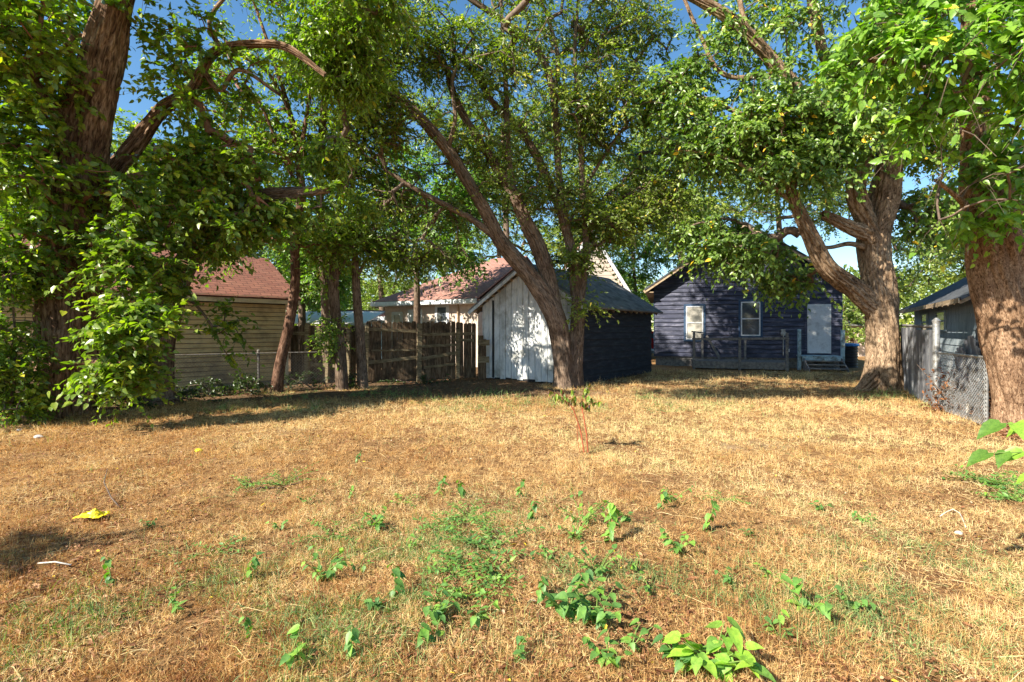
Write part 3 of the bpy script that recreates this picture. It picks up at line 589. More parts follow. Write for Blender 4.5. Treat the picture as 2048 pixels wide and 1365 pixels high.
for k in range(14): x = -.1+.62*k; mb.bar((x, .03, 2.22), (x, -.34, 2.44), .045, .09)
mb.box(-.3, 8.6, .055, .08, 2.20, 2.31); mb.build('rafter_tail', M['eave_wood'], rf)
window('window', ng, 3.1, 4.3, 1.55, 2.15, -.33, 1, 'grey_blue_wall', None, 'glass'); window('window', ng, 5.6, 6.6, 1.55, 2.15, -.33, 1, 'grey_blue_wall', None, 'glass')
lt = empty('lean_to', (9.4, 8.9, 0), rz-.12); tag(lt, 'open lean-to of raw tan boards and corrugated grey wall behind the rightmost trunk', 'shed')
slab('roof', [(1.9, .2, 2.04), (-3.2, .2, 2.04), (-3.2, -2.2, 3.05), (1.9, -2.2, 3.05)], .05, M['eave_wood'], lt)
mb = MB(); mb.box(-3.2, 1.9, .205, .235, 1.92, 2.06)
for k in range(9): x = -3.1+.6*k; mb.bar((x, .18, 1.95), (x, -2.2, 2.94), .045, .10)
mb.build('rafter', M['eave_wood'], lt)
mb = MB(); x = -3.0
for k in range(62): x = -3.0+k*.075; mb.box(x, x+.037, -.55-(.02 if k % 2 else 0), -.50+(.012 if k % 2 else 0), 0, 2.15)
mb.build('wall', M['grey_blue_wall'], lt)
for x in (-2.6, .2, 1.7):
    mb = MB(); mb.box(x-.05, x+.05, .05, .15, 0, 1.95); mb.build('post', M['old_wood'], lt)

# --- picket fence (turned like the shed), gate and boards
def fence(name, label, A, B, hgt, seed, posts, rails, wood='old_wood', pw=.14, gap=.006, group=None, tilt=.02):
    A = Vector((*A, 0)); B = Vector((*B, 0)); L = (B-A).length; e = empty(name, A, math.atan2((B-A).y, (B-A).x)); tag(e, label, 'fence', group)
    rg = random.Random(seed); mb = MB(); x = 0
    while x < L-.05:
        w = pw*rg.uniform(.9, 1.08); z = hgt+rg.uniform(-.03, .03); t_ = rg.uniform(-tilt, tilt); z0 = rg.uniform(.03, .1)
        if rg.random() > .03:
            q = [(x, z0), (x+w, z0), (x+w+t_, z-.045), (x+w-.03+t_, z), (x+.03+t_, z), (x+t_, z-.045)]
            mb.prism([(a, .02+rg.uniform(0, .003), b_) for a, b_ in q], (0, .018, 0))
        x += w+gap*rg.choice([.2, .6, 1, 1, 2.2])
    mb.build('picket_panel', M[wood], e)
    for (x, z, w) in posts:
        mb = MB(); mb.hexa([(x-w/2, -.13, -.1), (x+w/2, -.13, -.1), (x+w/2, -.03, -.1), (x-w/2, -.03, -.1), (x-w/2+.03, -.13, z), (x+w/2+.03, -.13, z-.02), (x+w/2+.03, -.03, z), (x-w/2+.03, -.03, z)]); mb.build('post', M['rail_wood'], e)
    for (x0, z0, x1, z1, hh) in rails:
        mb = MB(); mb.bar((x0, -.006, z0), (x1, -.006, z1), .04, hh); mb.build('rail', M['rail_wood'], e)
    return e
fence('picket_fence', 'tall dark weathered picket fence with crooked rails between the thin trunks and the shed', (-4.45, 14.75), (-1.15, 16.45), 1.84, 6,
      [(.12, 1.75, .10), (1.72, 1.80, .14), (3.0, 1.62, .10)],
      [(.15, 1.62, 1.65, 1.55, .09), (.15, .62, 1.65, .74, .10), (.3, .98, 1.6, .97, .05), (1.8, 1.45, 3.6, 1.47, .09), (1.8, 1.08, 3.0, 1.12, .08), (1.85, .70, 3.0, .86, .10), (1.9, .42, 2.9, .50, .07), (2.9, 1.28, 3.6, 1.25, .09)])
fence('old_gate', 'dark broken board gate and fence section beside the tan garage', (-6.78, 15.3), (-4.5, 14.8), 1.72, 16,
      [(.62, 1.80, .13), (1.30, 1.3, .09), (2.0, 1.75, .1)], [(.0, 1.5, .6, 1.48, .1), (.7, 1.25, 1.9, 1.30, .1), (.7, .55, 1.9, .5, .1)], gap=.006, tilt=.03)
e = empty('board_stack', (-.95, 15.95, 0), .5); tag(e, 'short dark upright plank with a crosspiece leaning between fence and white shed', 'planks')
mb = MB(); mb.box(-.15, .02, -.05, 0, 0, 1.42); mb.build('upright', M['old_wood'], e)
mb = MB(); mb.box(.03, .12, -.04, .01, 0, 1.30); mb.build('upright', M['old_wood'], e)
mb = MB(); mb.box(-.18, .22, -.09, -.052, 1.1, 1.28); mb.build('crosspiece', M['rail_wood'], e)
mb = MB(); mb.box(-.17, .2, -.09, -.052, .55, .75); mb.build('crosspiece', M['rail_wood'], e)

# --- chain link
def chainlink(name, label, A, B, h, seed, post_at, mesh=.06, r=.0025, sag=0.0, z0=.03, rail=.02, mt='galv'):
    A = Vector((*A, 0)); B = Vector((*B, 0)); L = (B-A).length; e = empty(name, A, math.atan2((B-A).y, (B-A).x)); tag(e, label, 'fence')
    mb = MB(); n = int((L+h)/mesh)
    for sgn in (1, -1):
        for k in range(n):
            x0 = k*mesh-(h if sgn > 0 else 0); a0 = max(0, -x0) if sgn > 0 else max(0, x0-L); 
            if sgn > 0: p, q = (x0+a0, z0+a0), (min(x0+h, L), z0+min(h, L-x0))
            else: p, q = (min(x0, L), z0+a0), (max(x0-h, 0), z0+min(h, x0))
            if q[1]-p[1] < .03: continue
            a = Vector((p[0], .004*sgn, p[1])); b_ = Vector((q[0], .004*sgn, q[1])); mb.bar(a, b_, r*2, r*2, (0, 1, 0))
    mb.build('wire_mesh', M[mt], e)
    mb = MB(); mb.tube([(x, 0, h+z0-sag*math.sin(math.pi*x/L)) for x in np.linspace(0, L, 8)], rail, 10); mb.build('top_rail', M[mt], e)
    for x, hh, rr in post_at:
        mb = MB(); mb.tube([(x, .03, -.1), (x, .03, hh), (x, .03, hh+.03), (x, .03, hh+.06)], [rr, rr, rr*1.15, .006], 12); mb.build('post', M[mt], e)
    return e
chainlink('chain_link_fence', 'bright chain link panel between the grey sheet fence and the rightmost trunk', (8.5, 10.0), (7.72, 8.15), 1.12, 1, [(0.0, 1.2, .035), (1.95, 1.2, .03)], .065, .0032)
chainlink('chain_link_fence', 'low thin chain link fence in front of the tan garage', (-10.2, 10.3), (-4.6, 13.6), .98, 2, [(4.45, 1.05, .035), (1.6, 1.03, .03)], .075, .0018, rail=.013, mt='old_galv')
# --- grey sheet fence
e = empty('sheet_fence', (8.5, 10.0, 0), math.atan2(3.4, 1.95)); tag(e, 'tall grey sheet panel fence with painted streaks of light beside the broad right trunk', 'fence')
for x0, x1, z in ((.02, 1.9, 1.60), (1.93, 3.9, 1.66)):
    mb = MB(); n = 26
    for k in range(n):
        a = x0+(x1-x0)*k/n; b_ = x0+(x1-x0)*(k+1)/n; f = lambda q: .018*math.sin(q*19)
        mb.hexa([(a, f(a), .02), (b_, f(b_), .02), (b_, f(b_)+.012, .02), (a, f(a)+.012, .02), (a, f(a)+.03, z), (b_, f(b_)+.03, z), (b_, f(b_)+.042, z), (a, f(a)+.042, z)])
    mb.build('panel', M['light_streak_panel'], e)
mb = MB(); mb.tube([(0, -.0, 1.66), (1.6, .02, 1.68), (3.9, 0, 1.72)], .035, 8); mb.build('top_rail', M['deck_wood'], e)
mb = MB(); mb.tube([(-.05, .02, -.1), (-.05, .02, 1.72), (-.05, .02, 1.78), (-.05, .02, 1.84)], [.06, .06, .075, .02], 14); mb.build('post', M['galv'], e)

# --- wavy grey sheets and dead branches behind the chain link
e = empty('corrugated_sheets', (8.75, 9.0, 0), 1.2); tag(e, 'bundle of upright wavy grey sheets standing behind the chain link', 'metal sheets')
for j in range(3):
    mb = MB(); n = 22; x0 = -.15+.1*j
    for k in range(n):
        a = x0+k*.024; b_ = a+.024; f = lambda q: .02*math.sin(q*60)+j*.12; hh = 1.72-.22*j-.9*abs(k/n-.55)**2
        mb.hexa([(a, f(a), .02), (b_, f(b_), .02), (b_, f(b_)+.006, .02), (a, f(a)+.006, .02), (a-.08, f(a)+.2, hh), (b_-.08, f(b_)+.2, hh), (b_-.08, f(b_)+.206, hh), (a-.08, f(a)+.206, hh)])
    mb.build('sheet', M['light_streak_panel'], e)

# --- red car parked on the far street
cr = empty('red_car', (9.6, 36.2, .03)); tag(cr, 'small red hatchback car parked on the street between shed and blue house', 'car')
prof = [(-2.0, .35), (-1.95, .75), (-1.75, .95), (-1.2, 1.38), (.5, 1.40), (1.05, 1.0), (1.9, .85), (2.0, .45), (1.9, .28), (-1.9, .25)]
mb = MB(); mb.prism([(a, -.8, b_) for a, b_ in prof], (0, 1.6, 0)); mb.build('body', M['car_red'], cr, bevel=.05)
mb = MB(); mb.prism([(a, -.812, b_) for a, b_ in [(-1.55, .95), (-1.12, 1.30), (-.4, 1.32), (-.4, .95)]], (0, 1.624, 0)); mb.prism([(a, -.812, b_) for a, b_ in [(-.32, .95), (-.32, 1.32), (.42, 1.32), (.88, .98)]], (0, 1.624, 0)); mb.build('side_window', M['glass'], cr)
for x in (-1.25, 1.25):
    for y in (-.8, .68):
        mb = MB(); mb.tube([(x, y-.02, .30), (x, y+.14, .30)], .31, 20); w = mb.build('wheel', M['black'], cr); mb = MB(); mb.tube([(x, y-.03, .30), (x, y-.015, .30)], .17, 14); mb.build('hub_cap', M['galv'], w)
for y in (-.6, .42):
    mb = MB(); mb.box(-2.04, -1.93, y, y+.18, .66, .8); mb.build('tail_light', M['car_red'], cr)
e = empty('beige_shed', (20.6, 30, 0)); tag(e, 'tiny beige shed far behind the black barrel', 'shed')
mb = MB(); mb.box(-.9, .7, 0, 2, 0, 1.9); mb.build('wall', M['pink_wall'], e); slab('roof', [(-1.2, -.3, 1.95), (1.0, -.3, 1.85), (1.0, 2.3, 2.2), (-1.2, 2.3, 2.3)], .08, M['grey_roof'], e)
e = empty('antenna_pole', (-4.75, 24.6, 0)); tag(e, 'thin dark pole rising at the left end of the pink roof', 'pole')
mb = MB(); mb.tube([(0, 0, 0), (0, 0, 4.4)], .03, 6); mb.build('pole', M['old_wood'], e); mb = MB(); mb.bar((-.3, 0, 4.3), (.3, 0, 4.3), .03, .03); mb.build('crossbar', M['old_wood'], e)

LANES += [((.35, 15.3, 1.9), .6, .3), ((-.1, 15.7, 1.2), .4, .3), ((1.2, 14.9, .9), .45, .25), ((7.0, 22.2, 2.1), .55, .1), ((7.4, 22.1, 1.0), .4, .3), ((-2.5, 24, 3.4), 2.2, .35), ((-2.9, 15.5, 1.0), .5, .3), ((-1.6, 16.2, 1.4), .3, .3), ((7.35, 7.5, 1.2), .75, .12), ((7.45, 7.5, .5), .6, .12)]
# ------------------------------------------------------------------ trees; a blob is (px, py, distance, (rx, ry, rz), clusters)
T = tree
# big leaning tree at the left
T('leaning_tree', 'thick leaning furrowed trunk with two limbs, nearest tree on the left', 'tree',
  [[(112,845,9.2,.44),(118,760,9.2,.37),(122,650,9.2,.35),(125,560,9.2,.34),(148,430,9.1,.33),(172,290,9.0,.32),(196,150,8.9,.31),(226,20,8.8,.27),(262,-110,8.6,.2),(300,-280,8.4,.1)],
   [(170,835,9.8,0.234),(172,700,9.8,0.203),(178,560,9.8,0.187),(185,450,9.8,0.179),(215,360,9.8,0.148),(262,300,9.8,0.133),(325,220,9.7,0.117),(380,185,9.6,0.094),(405,140,9.5,0.078),(440,98,9.4,0.066),(530,88,9.2,0.058),(585,102,9.1,0.047),(650,150,9.0,0.023)],
   [(262,-110,8.6,.15),(330,-200,8.0,.12),(420,-260,7.6,.06)],
   [(172,290,9.0,.12),(90,190,8.6,.09),(20,120,8.2,.05)],
   [(405,140,9.5,.06),(440,180,9.5,.05),(480,140,9.5,.04),(560,190,9.5,.03)],
   [(440,98,9.4,.05),(420,40,9.6,.04),(470,-30,9.6,.03)]],
  [(400,200,9.6,(.9,.8,.7),22),(0,60,8.0,(1.3,1.1,1.3),95),(60,200,8.4,(.9,.9,1.0),52),(140,60,9.6,(.8,.5,.9),25),(40,330,8.4,(.9,.9,1.0),47),(330,60,9.3,(.9,1.1,.8),25),(330,420,9.4,(1.5,1.0,.95),62),(250,520,8.5,(.7,.6,.5),29),
   (268,650,8.1,(.55,.4,.45),27),(228,725,8.1,(.45,.35,.4),21),(270,760,8.2,(.35,.3,.3),10),(60,-200,7.6,(1.8,1.6,1.5),26),(330,-260,8.0,(2.0,1.8,1.4),26),(420,330,9.6,(1.0,.8,.6),47),(440,140,9.6,(.9,.8,.7),12),(90,470,8.6,(.9,.7,.7),42),(150,610,8.7,(.3,.3,.5),8),(480,420,9.6,(.7,.7,.5),25)],
  'bark_left', 'leaf_left', 1, leaf=.105, asp=.72, size=0.52, n_tw=6, n_lf=11, tpl=TPL_HI, sides=64, step=.05, ridge=.045, twigm='twig_red',
  void=[(P(250,270,9.3), (.25,3,.25)), (P(290,100,9.3),(.2,2,.3)),(P(115,590,8.3),(.6,1.0,.9)),(P(148,430,8.3),(.42,1,.6)),(P(200,150,8.0),(.55,1.1,1.1)),(P(225,30,8),(.5,1.1,.6)),(P(112,770,8.5),(.6,.7,.6))])
T('broken_limb_tree', 'black trunk leaning right in front of the tan garage', 'tree',
  [[(312,800,10.6,.28),(318,720,10.6,.24),(340,620,10.6,.23),(368,540,10.6,.22),(400,480,10.5,.18),(450,432,10.4,.15),(520,395,10.2,.12),(590,386,10,.10),(660,380,9.8,.05)],
   [(368,540,10.6,.12),(380,440,10.6,.10),(360,330,10.6,.07),(400,240,10.4,.04)]],
  [(420,480,10.6,(.9,.8,.5),24),(330,560,9.8,(.7,.5,.4),20),(455,660,10.4,(.38,.3,.6),8),(400,330,10.8,(1.2,1,.9),40),(560,430,10.3,(.8,.6,.4),14),(640,400,10,(.5,.5,.4),8)],
  'bark_mid', 'leaf_left', 2, leaf=.10, asp=.72, size=0.5, tpl=TPL_HI, sides=48, step=.07, ridge=.03)
T('red_bark_tree', 'thin curved reddish trunk at the right corner of the tan garage', 'tree',
  [[(553,782,12.6,0.162),(560,730,12.6,0.136),(578,650,12.6,0.128),(590,570,12.6,0.119),(590,470,12.6,0.111),(604,395,12.6,0.102),(597,330,12.6,0.085),(585,250,12.6,0.068),(560,160,12.6,0.051),(520,40,12.6,0.034),(490,-40,12.6,0.017)],
   [(597,330,12.6,0.068),(612,240,12.6,0.051),(632,110,12.6,0.043),(660,-20,12.6,0.025)],
   [(604,395,12.6,0.051),(560,300,12.3,0.043),(520,210,12.0,0.034),(480,180,12,0.025)],
   [(590,250,12.6,0.043),(540,150,12.4,0.034),(480,110,12.2,0.034),(430,60,12.2,0.025)]],
  [(500,120,12.6,(1.2,.9,.8),22),(430,200,12.6,(1,.8,.8),14),(560,230,12.8,(2.0,1.6,2.2),40),(560,300,12.8,(1.0,1,.8),51),(600,150,12.6,(1.0,1,1.0),36),(480,470,13,(.8,.8,.5),30),(650,470,13,(.8,.7,.7),48),(560,-40,12.4,(1.6,1.3,.9),60),(500,260,12.6,(.9,.8,.7),27)],
  'bark_red', 'leaf_yel', 3, leaf=.10, asp=.5, size=0.65, tpl=TPL_LANCE, sides=32, step=.08, ridge=.012, twigm='twig_red', void=[(P(520,160,12.5), (.3,4,.22))])
T('ivy_tree', 'dark straight trunk wrapped in ivy before the old gate', 'tree',
  [[(684,785,13.3,0.180),(680,700,13.3,0.150),(668,600,13.3,0.143),(670,520,13.3,0.128),(682,400,13.3,0.105),(692,280,13.3,0.075),(702,130,13.3,0.045),(700,0,13.3,0.022)],
   [(670,560,13.3,0.060),(710,490,13.5,0.045),(760,450,13.6,0.030)]],
  [(680,480,13.4,(1.0,.9,.8),58),(640,560,13.6,(.7,.6,.4),20),(690,300,13.4,(1.2,1,1.2),64),(780,500,13.8,(.9,.7,.45),38),(700,120,13.4,(1.4,1.2,1.2),64),(665,670,13.1,(.2,.2,.7),12),(720,-60,13.2,(1.8,1.6,1.2),35)],
  'bark_mid', 'leaf_yel', 4, leaf=.10, asp=.5, size=0.62, tpl=TPL_LANCE, sides=32, step=.1, ridge=.02)
T('slim_dark_tree', 'slim dark trunk against the left end of the picket fence', 'tree',
  [[(726,782,13.6,0.156),(722,700,13.6,0.125),(714,600,13.6,0.117),(710,520,13.6,0.101),(700,440,13.6,0.078),(710,340,13.6,0.055),(740,250,13.6,0.031)],
   [(712,560,13.6,0.047),(745,500,13.8,0.039),(800,460,14,0.023)]],
  [(760,480,14.0,(1.0,.9,.5),48),(830,520,14.3,(.8,.7,.3),36),(740,380,14,(1.0,.9,.7),43)],
  'bark_mid', 'leaf_yel', 5, leaf=.10, asp=.5, size=0.6, tpl=TPL_LANCE, sides=28, step=.1, ridge=.02)
# forked tree in the middle
T('forked_tree', 'large forked tree with many spreading limbs in front of the white shed', 'tree',
  [[(1130,785,13.7,.33),(1127,740,13.7,.28),(1123,690,13.7,.265),(1108,628,13.6,.25),(1060,553,13.5,.21),(1003,485,13.4,.185),(975,430,13.3,.165),(938,368,13.2,.155),(895,300,13.1,.135),(842,238,13.0,.125),(782,180,12.9,.10),(730,110,12.8,.08),(690,30,12.7,.045)],
   [(1114,650,13.65,.22),(1108,612,13.65,.215),(1092,545,13.7,.20),(1076,490,13.7,.19),(1056,450,13.7,.165),(1026,388,13.7,.15),(990,330,13.7,.135),(935,245,13.7,.105),(908,190,13.7,.09),(885,125,13.7,.065),(820,60,13.7,.035)],
   [(1150,772,13.85,.23),(1151,700,13.9,.185),(1155,620,14.1,.165),(1150,540,14.1,.16),(1138,480,14.1,.135),(1100,370,14.1,.115),(1048,270,14.1,.09),(985,205,14.0,.07),(935,130,13.9,.06),(850,60,13.8,.035)],
   [(1026,388,13.7,0.108),(1016,300,13.8,0.090),(1012,180,13.9,0.072),(1005,60,14,0.054),(1000,-60,14,0.027)],
   [(1138,480,14.1,0.104),(1118,350,14.2,0.104),(1108,200,14.2,0.104),(1080,110,14.1,0.108),(1010,45,14.0,0.090),(930,-10,13.8,0.072),(860,-80,13.6,0.045)],
   [(1003,485,13.4,0.108),(945,440,13.3,0.090),(890,410,13.1,0.081),(830,378,13.0,0.063),(770,340,12.9,0.036)],
   [(1158,620,14.1,0.128),(1172,500,14.2,0.104),(1165,380,14.3,0.090),(1160,250,14.3,0.072),(1150,100,14.3,0.054),(1160,-40,14.3,0.036)],
   [(1108,200,14.2,0.072),(1115,110,14.2,0.063),(1090,20,14.2,0.045)],[(1165,380,14.3,0.054),(1230,280,14.3,0.045),(1290,200,14.3,0.027)],
   [(895,300,13.1,0.072),(910,240,13,0.054),(905,160,13,0.045),(930,100,13,0.036)]],
  [(1250,-260,8.3,(2.2,1.2,.7),48),(1130,60,15.2,(2,1.4,1.2),60),(960,180,13.8,(4.4,2.2,3.2),190),(740,230,12.6,(1.1,1.0,1.2),109),(820,80,12.8,(1.4,1.2,.8),82),(960,120,13.6,(1.6,1.4,1.0),82),(1060,380,14.0,(1.2,1.2,.9),62),(1200,430,14.4,(1.3,1.2,.9),123),(1190,230,14.3,(1.5,1.4,1.4),150),
   (1030,-120,13.6,(2.6,2.2,1.5),112),(1250,60,14.4,(1.4,1.4,1.2),95),(880,500,13.7,(1.1,.9,.5),54),(790,400,13.3,(.9,.8,.5),48),(1150,520,13.9,(.7,.6,.35),24),(960,300,13.8,(1.3,1,.8),54),(1300,390,14.6,(.9,1,1.0),74),(1165,610,13.6,(.25,.2,.4),6),(900,430,13.6,(.8,.6,.4),24)],
  'bark_mid', 'leaf_mid', 6, leaf=.10, asp=.48, size=0.72, n_tw=6, n_lf=12, tpl=TPL_LANCE, sides=64, step=.06, ridge=.03,
  void=[(P(855,160,13), (.5,4,.45)), (P(840,290,13), (.35,3,.35)),(P(950,340,13), (.3,3,.3)),(P(880,350,13), (.4,3,.25))])
# broad tree at the right
T('broad_trunk_tree', 'massive flared grey brown trunk with thick left limb beside the blue house steps', 'tree',
  [[(1768,790,13.4,0.534),(1766,740,13.4,0.432),(1768,680,13.4,0.377),(1762,610,13.4,0.350),(1752,540,13.4,0.331),(1748,480,13.4,0.331),(1762,420,13.4,0.350),(1776,340,13.4,0.331),(1776,260,13.4,0.258),(1768,120,13.4,0.184),(1755,-20,13.4,0.129),(1750,-150,13.4,0.074)],
   [(1790,672,13.6,0.147),(1760,632,13.5,0.258),(1712,582,13.2,0.230),(1655,535,12.9,0.193),(1618,470,12.8,0.166),(1592,410,12.7,0.138),(1570,350,12.6,0.092),(1530,290,12.5,0.055)],
   [(1748,480,13.3,0.239),(1728,430,13.2,0.221),(1712,385,13.1,0.202),(1720,345,13.1,0.184),(1740,325,13.1,0.120),(1720,290,13.2,0.092),(1640,230,13.3,0.138),(1570,150,13.3,0.156),(1500,72,13.2,0.138),(1440,25,13.1,0.120),(1370,-15,13.0,0.092),(1290,-60,12.9,0.046)],
   [(1742,470,13.3,0.184),(1705,458,13.1,0.156),(1668,440,13.0,0.129),(1645,428,12.9,0.092)],
   [(1776,260,13.4,0.184),(1720,200,13.4,0.147),(1655,125,13.4,0.129),(1635,60,13.4,0.120),(1622,-10,13.4,0.101),(1615,-80,13.4,0.055)],
   [(1742,500,13.4,0.092),(1700,488,13.3,0.064),(1650,495,13.2,0.046),(1600,470,13.1,0.018)],
   [(1600,190,13.3,0.074),(1500,230,13.5,0.064),(1420,200,13.6,0.055),(1340,180,13.7,0.037)],
   [(1570,150,13.3,0.074),(1450,150,13.6,0.064),(1400,70,13.6,0.055),(1365,-10,13.6,0.046)],
   [(1500,72,13.2,0.074),(1480,0,13.2,0.064),(1490,-80,13.2,0.037)],
   [(1592,410,12.7,0.055),(1500,340,12.7,0.046),(1430,310,12.8,0.037),(1350,300,13,0.028)],
   [(1850,800,13.2,0.046),(1800,790,13.1,0.129),(1768,760,13.3,0.258)],[(1690,792,13.2,0.046),(1722,780,13.2,0.120),(1760,740,13.3,0.258)]],
  [(1330,330,17,(1.5,1.2,1.0),45),(1500,290,17.3,(1.6,1.2,1.0),45),(1550,180,13.4,(4.0,2.2,2.8),150),(1560,240,12.8,(1.3,1.2,.55),89),(1690,250,12.6,(1.2,1,.7),114),(1450,290,13,(1.2,1,.7),76),(1600,330,12.4,(1.1,.8,.5),69),(1750,130,12.8,(1.2,1,.9),102),(1880,260,13,(1.2,1,1.0),76),
   (1500,500,13.6,(1.3,.9,.5),69),(1590,560,14.2,(.9,.8,.35),25),(1860,420,13.6,(1,.9,.8),51),(1420,90,13.6,(1.3,1.1,.9),33),(1560,40,13.4,(1.2,1,.7),27),(1600,-150,13.2,(3.2,2.4,1.2),105),(1850,-60,13,(2,2,1.5),69),(1330,160,14,(1.0,1,1.1),63),(1420,470,14.2,(1.0,.9,.5),44),(1380,230,13.6,(.8,.9,.7),27)],
  'bark_right', 'leaf_right', 7, leaf=.13, asp=.55, size=0.62, n_tw=6, n_lf=10, tpl=TPL_LANCE, droop=.6, sides=80, step=.05, ridge=.045,
  void=[(P(1330,90,13.4), (.6,4,.5)),(P(1400,60,13.4), (.4,4,.4)),(P(1470,150,13.4), (.35,4,.3)),(P(1590,80,13.4), (.5,4,.35)),(P(1440,400,13), (.6,4,.35)),(P(1760,540,14), (.9,4,.4)),(P(1765,400,12.6), (.55,1.2,.7))])
T('near_right_tree', 'straight tan trunk nearest on the right, under bright hanging leaves', 'tree',
  [[(2046,872,7.7,.34),(2038,800,7.7,.335),(2024,700,7.7,.33),(2008,600,7.7,.325),(1994,520,7.7,.31),(1980,460,7.6,.27),(1962,380,7.5,.22),(1955,280,7.4,.18),(1950,150,7.2,.15),(1940,0,7.0,.1),(1930,-150,6.8,.06)],
   [(1983,520,7.7,.2),(2010,440,7.6,.17),(2050,360,7.5,.14),(2110,250,7.4,.08)],
   [(1955,280,7.4,.1),(1900,180,6.9,.08),(1820,130,6.4,.05),(1740,120,6.0,.03)],
   [(1974,460,7.6,.1),(1920,400,7.1,.04),(1870,360,6.8,.02)]],
  [(1990,330,7.1,(.6,.35,.5),24),(1965,430,7.1,(.5,.3,.25),14),(1960,120,5.6,(.85,.7,.75),46),(1990,320,5.4,(.65,.6,.65),44),(1900,440,6.2,(.55,.5,.28),18),(1980,430,6.0,(.5,.4,.3),16),(1800,120,6.2,(.8,.6,.5),34),(1840,300,6.2,(.5,.4,.5),14),(1890,20,6.2,(1,.8,.7),36),(2060,200,5.4,(.6,.7,1.0),40),(1980,-150,6,(1.6,1.2,.8),33),(1830,240,6.4,(.4,.4,.4),10),(1840,520,6.8,(.25,.25,.2),3)],
  'bark_fine', 'leaf_near', 8, leaf=.108, asp=.66, size=.38, n_tw=5, n_lf=9, br=.0045, tpl=TPL_HI, droop=.55, sides=96, step=.035, ridge=.028)
# long branch of yellow green leaves hanging in from above left of centre
T('hanging_leaf_tree', 'yellow green leafy tree hanging into the top between the left trunks and the forked tree', 'tree',
  [[(655,770,15.2,.14),(650,600,15,.12),(640,400,14,.11),(650,200,12.5,.09),(690,0,11,.08),(720,-120,10,.04)],[(650,200,12.5,.05),(660,80,11,.04),(680,-20,10,.03)],
   [(690,0,11,.08),(690,-180,9.5,.08),(760,-380,7.5,.07),(960,-470,6.6,.06),(1300,-500,6.2,.05),(1650,-520,6.0,.03)],[(760,-380,7.5,.05),(560,-560,6.2,.04),(300,-620,5.7,.03)]],
  [(690,120,10.2,(.75,.7,.9),84),(660,300,10.8,(.5,.5,.6),36),(730,10,10,(.9,.8,.6),60),(620,60,10.6,(.6,.6,.7),28),(700,-150,10,(1.2,1,.8),26),(1024,-410,6.2,(3.4,1.0,.6),150),(340,-560,5.7,(2.0,.8,.5),70),(1720,-480,6.0,(1.8,.8,.5),50),(640,-420,7.2,(2.2,1.1,.6),34),(720,400,12,(.5,.5,.4),16)],
  'bark_mid', 'leaf_yel', 9, leaf=.115, asp=.5, size=0.5, n_tw=6, n_lf=10, tpl=TPL_LANCE, droop=.7, sides=16, step=.15, ridge=0)
# shrubs and undergrowth
T('leafy_shrub', 'tall green shrub at the left edge beside the leaning trunk', 'shrub',
  [[(20,850,8.3,.025),(30,700,8.3,.02),(20,520,8.3,.01)],[(-30,850,8.4,.025),(-20,650,8.4,.02),(-30,480,8.4,.01)],[(60,850,8.8,.02),(55,700,8.8,.015)]],
  [(20,700,8.3,(.65,.6,.6),60),(-10,560,8.4,(.8,.6,.6),60),(30,800,8.3,(.5,.45,.3),30),(-80,700,8,(.7,.7,1.1),50),(70,560,8.9,(.4,.4,.5),20)],
  'bark_mid', 'leaf_left', 10, leaf=.09, asp=.6, size=.32, n_tw=6, n_lf=9, ridge=0, sides=8)
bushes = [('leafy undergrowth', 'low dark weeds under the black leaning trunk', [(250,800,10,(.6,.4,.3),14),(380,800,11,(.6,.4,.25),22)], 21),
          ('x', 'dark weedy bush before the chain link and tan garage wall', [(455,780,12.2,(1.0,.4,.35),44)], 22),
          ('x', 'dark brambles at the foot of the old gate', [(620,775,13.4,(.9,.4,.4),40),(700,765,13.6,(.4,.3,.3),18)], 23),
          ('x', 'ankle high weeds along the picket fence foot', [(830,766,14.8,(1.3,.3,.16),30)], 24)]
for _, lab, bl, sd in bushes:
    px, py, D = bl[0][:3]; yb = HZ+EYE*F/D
    T('undergrowth_bush', lab, 'bush', [[(px,yb,D,.02),(px+5,(yb+py)/2,D,.015),(px+2,py,D,.01)],[(px+12,yb,D,.02),(px+25,(yb+py)/2,D,.012),(px+40,py,D,.008)]], bl, 'bark_mid', 'leaf_shaded', sd, 'undergrowth bushes along the left boundary', leaf=.075, asp=.6, size=.28, n_tw=5, n_lf=8, ridge=0, sides=6, zmin=.05)
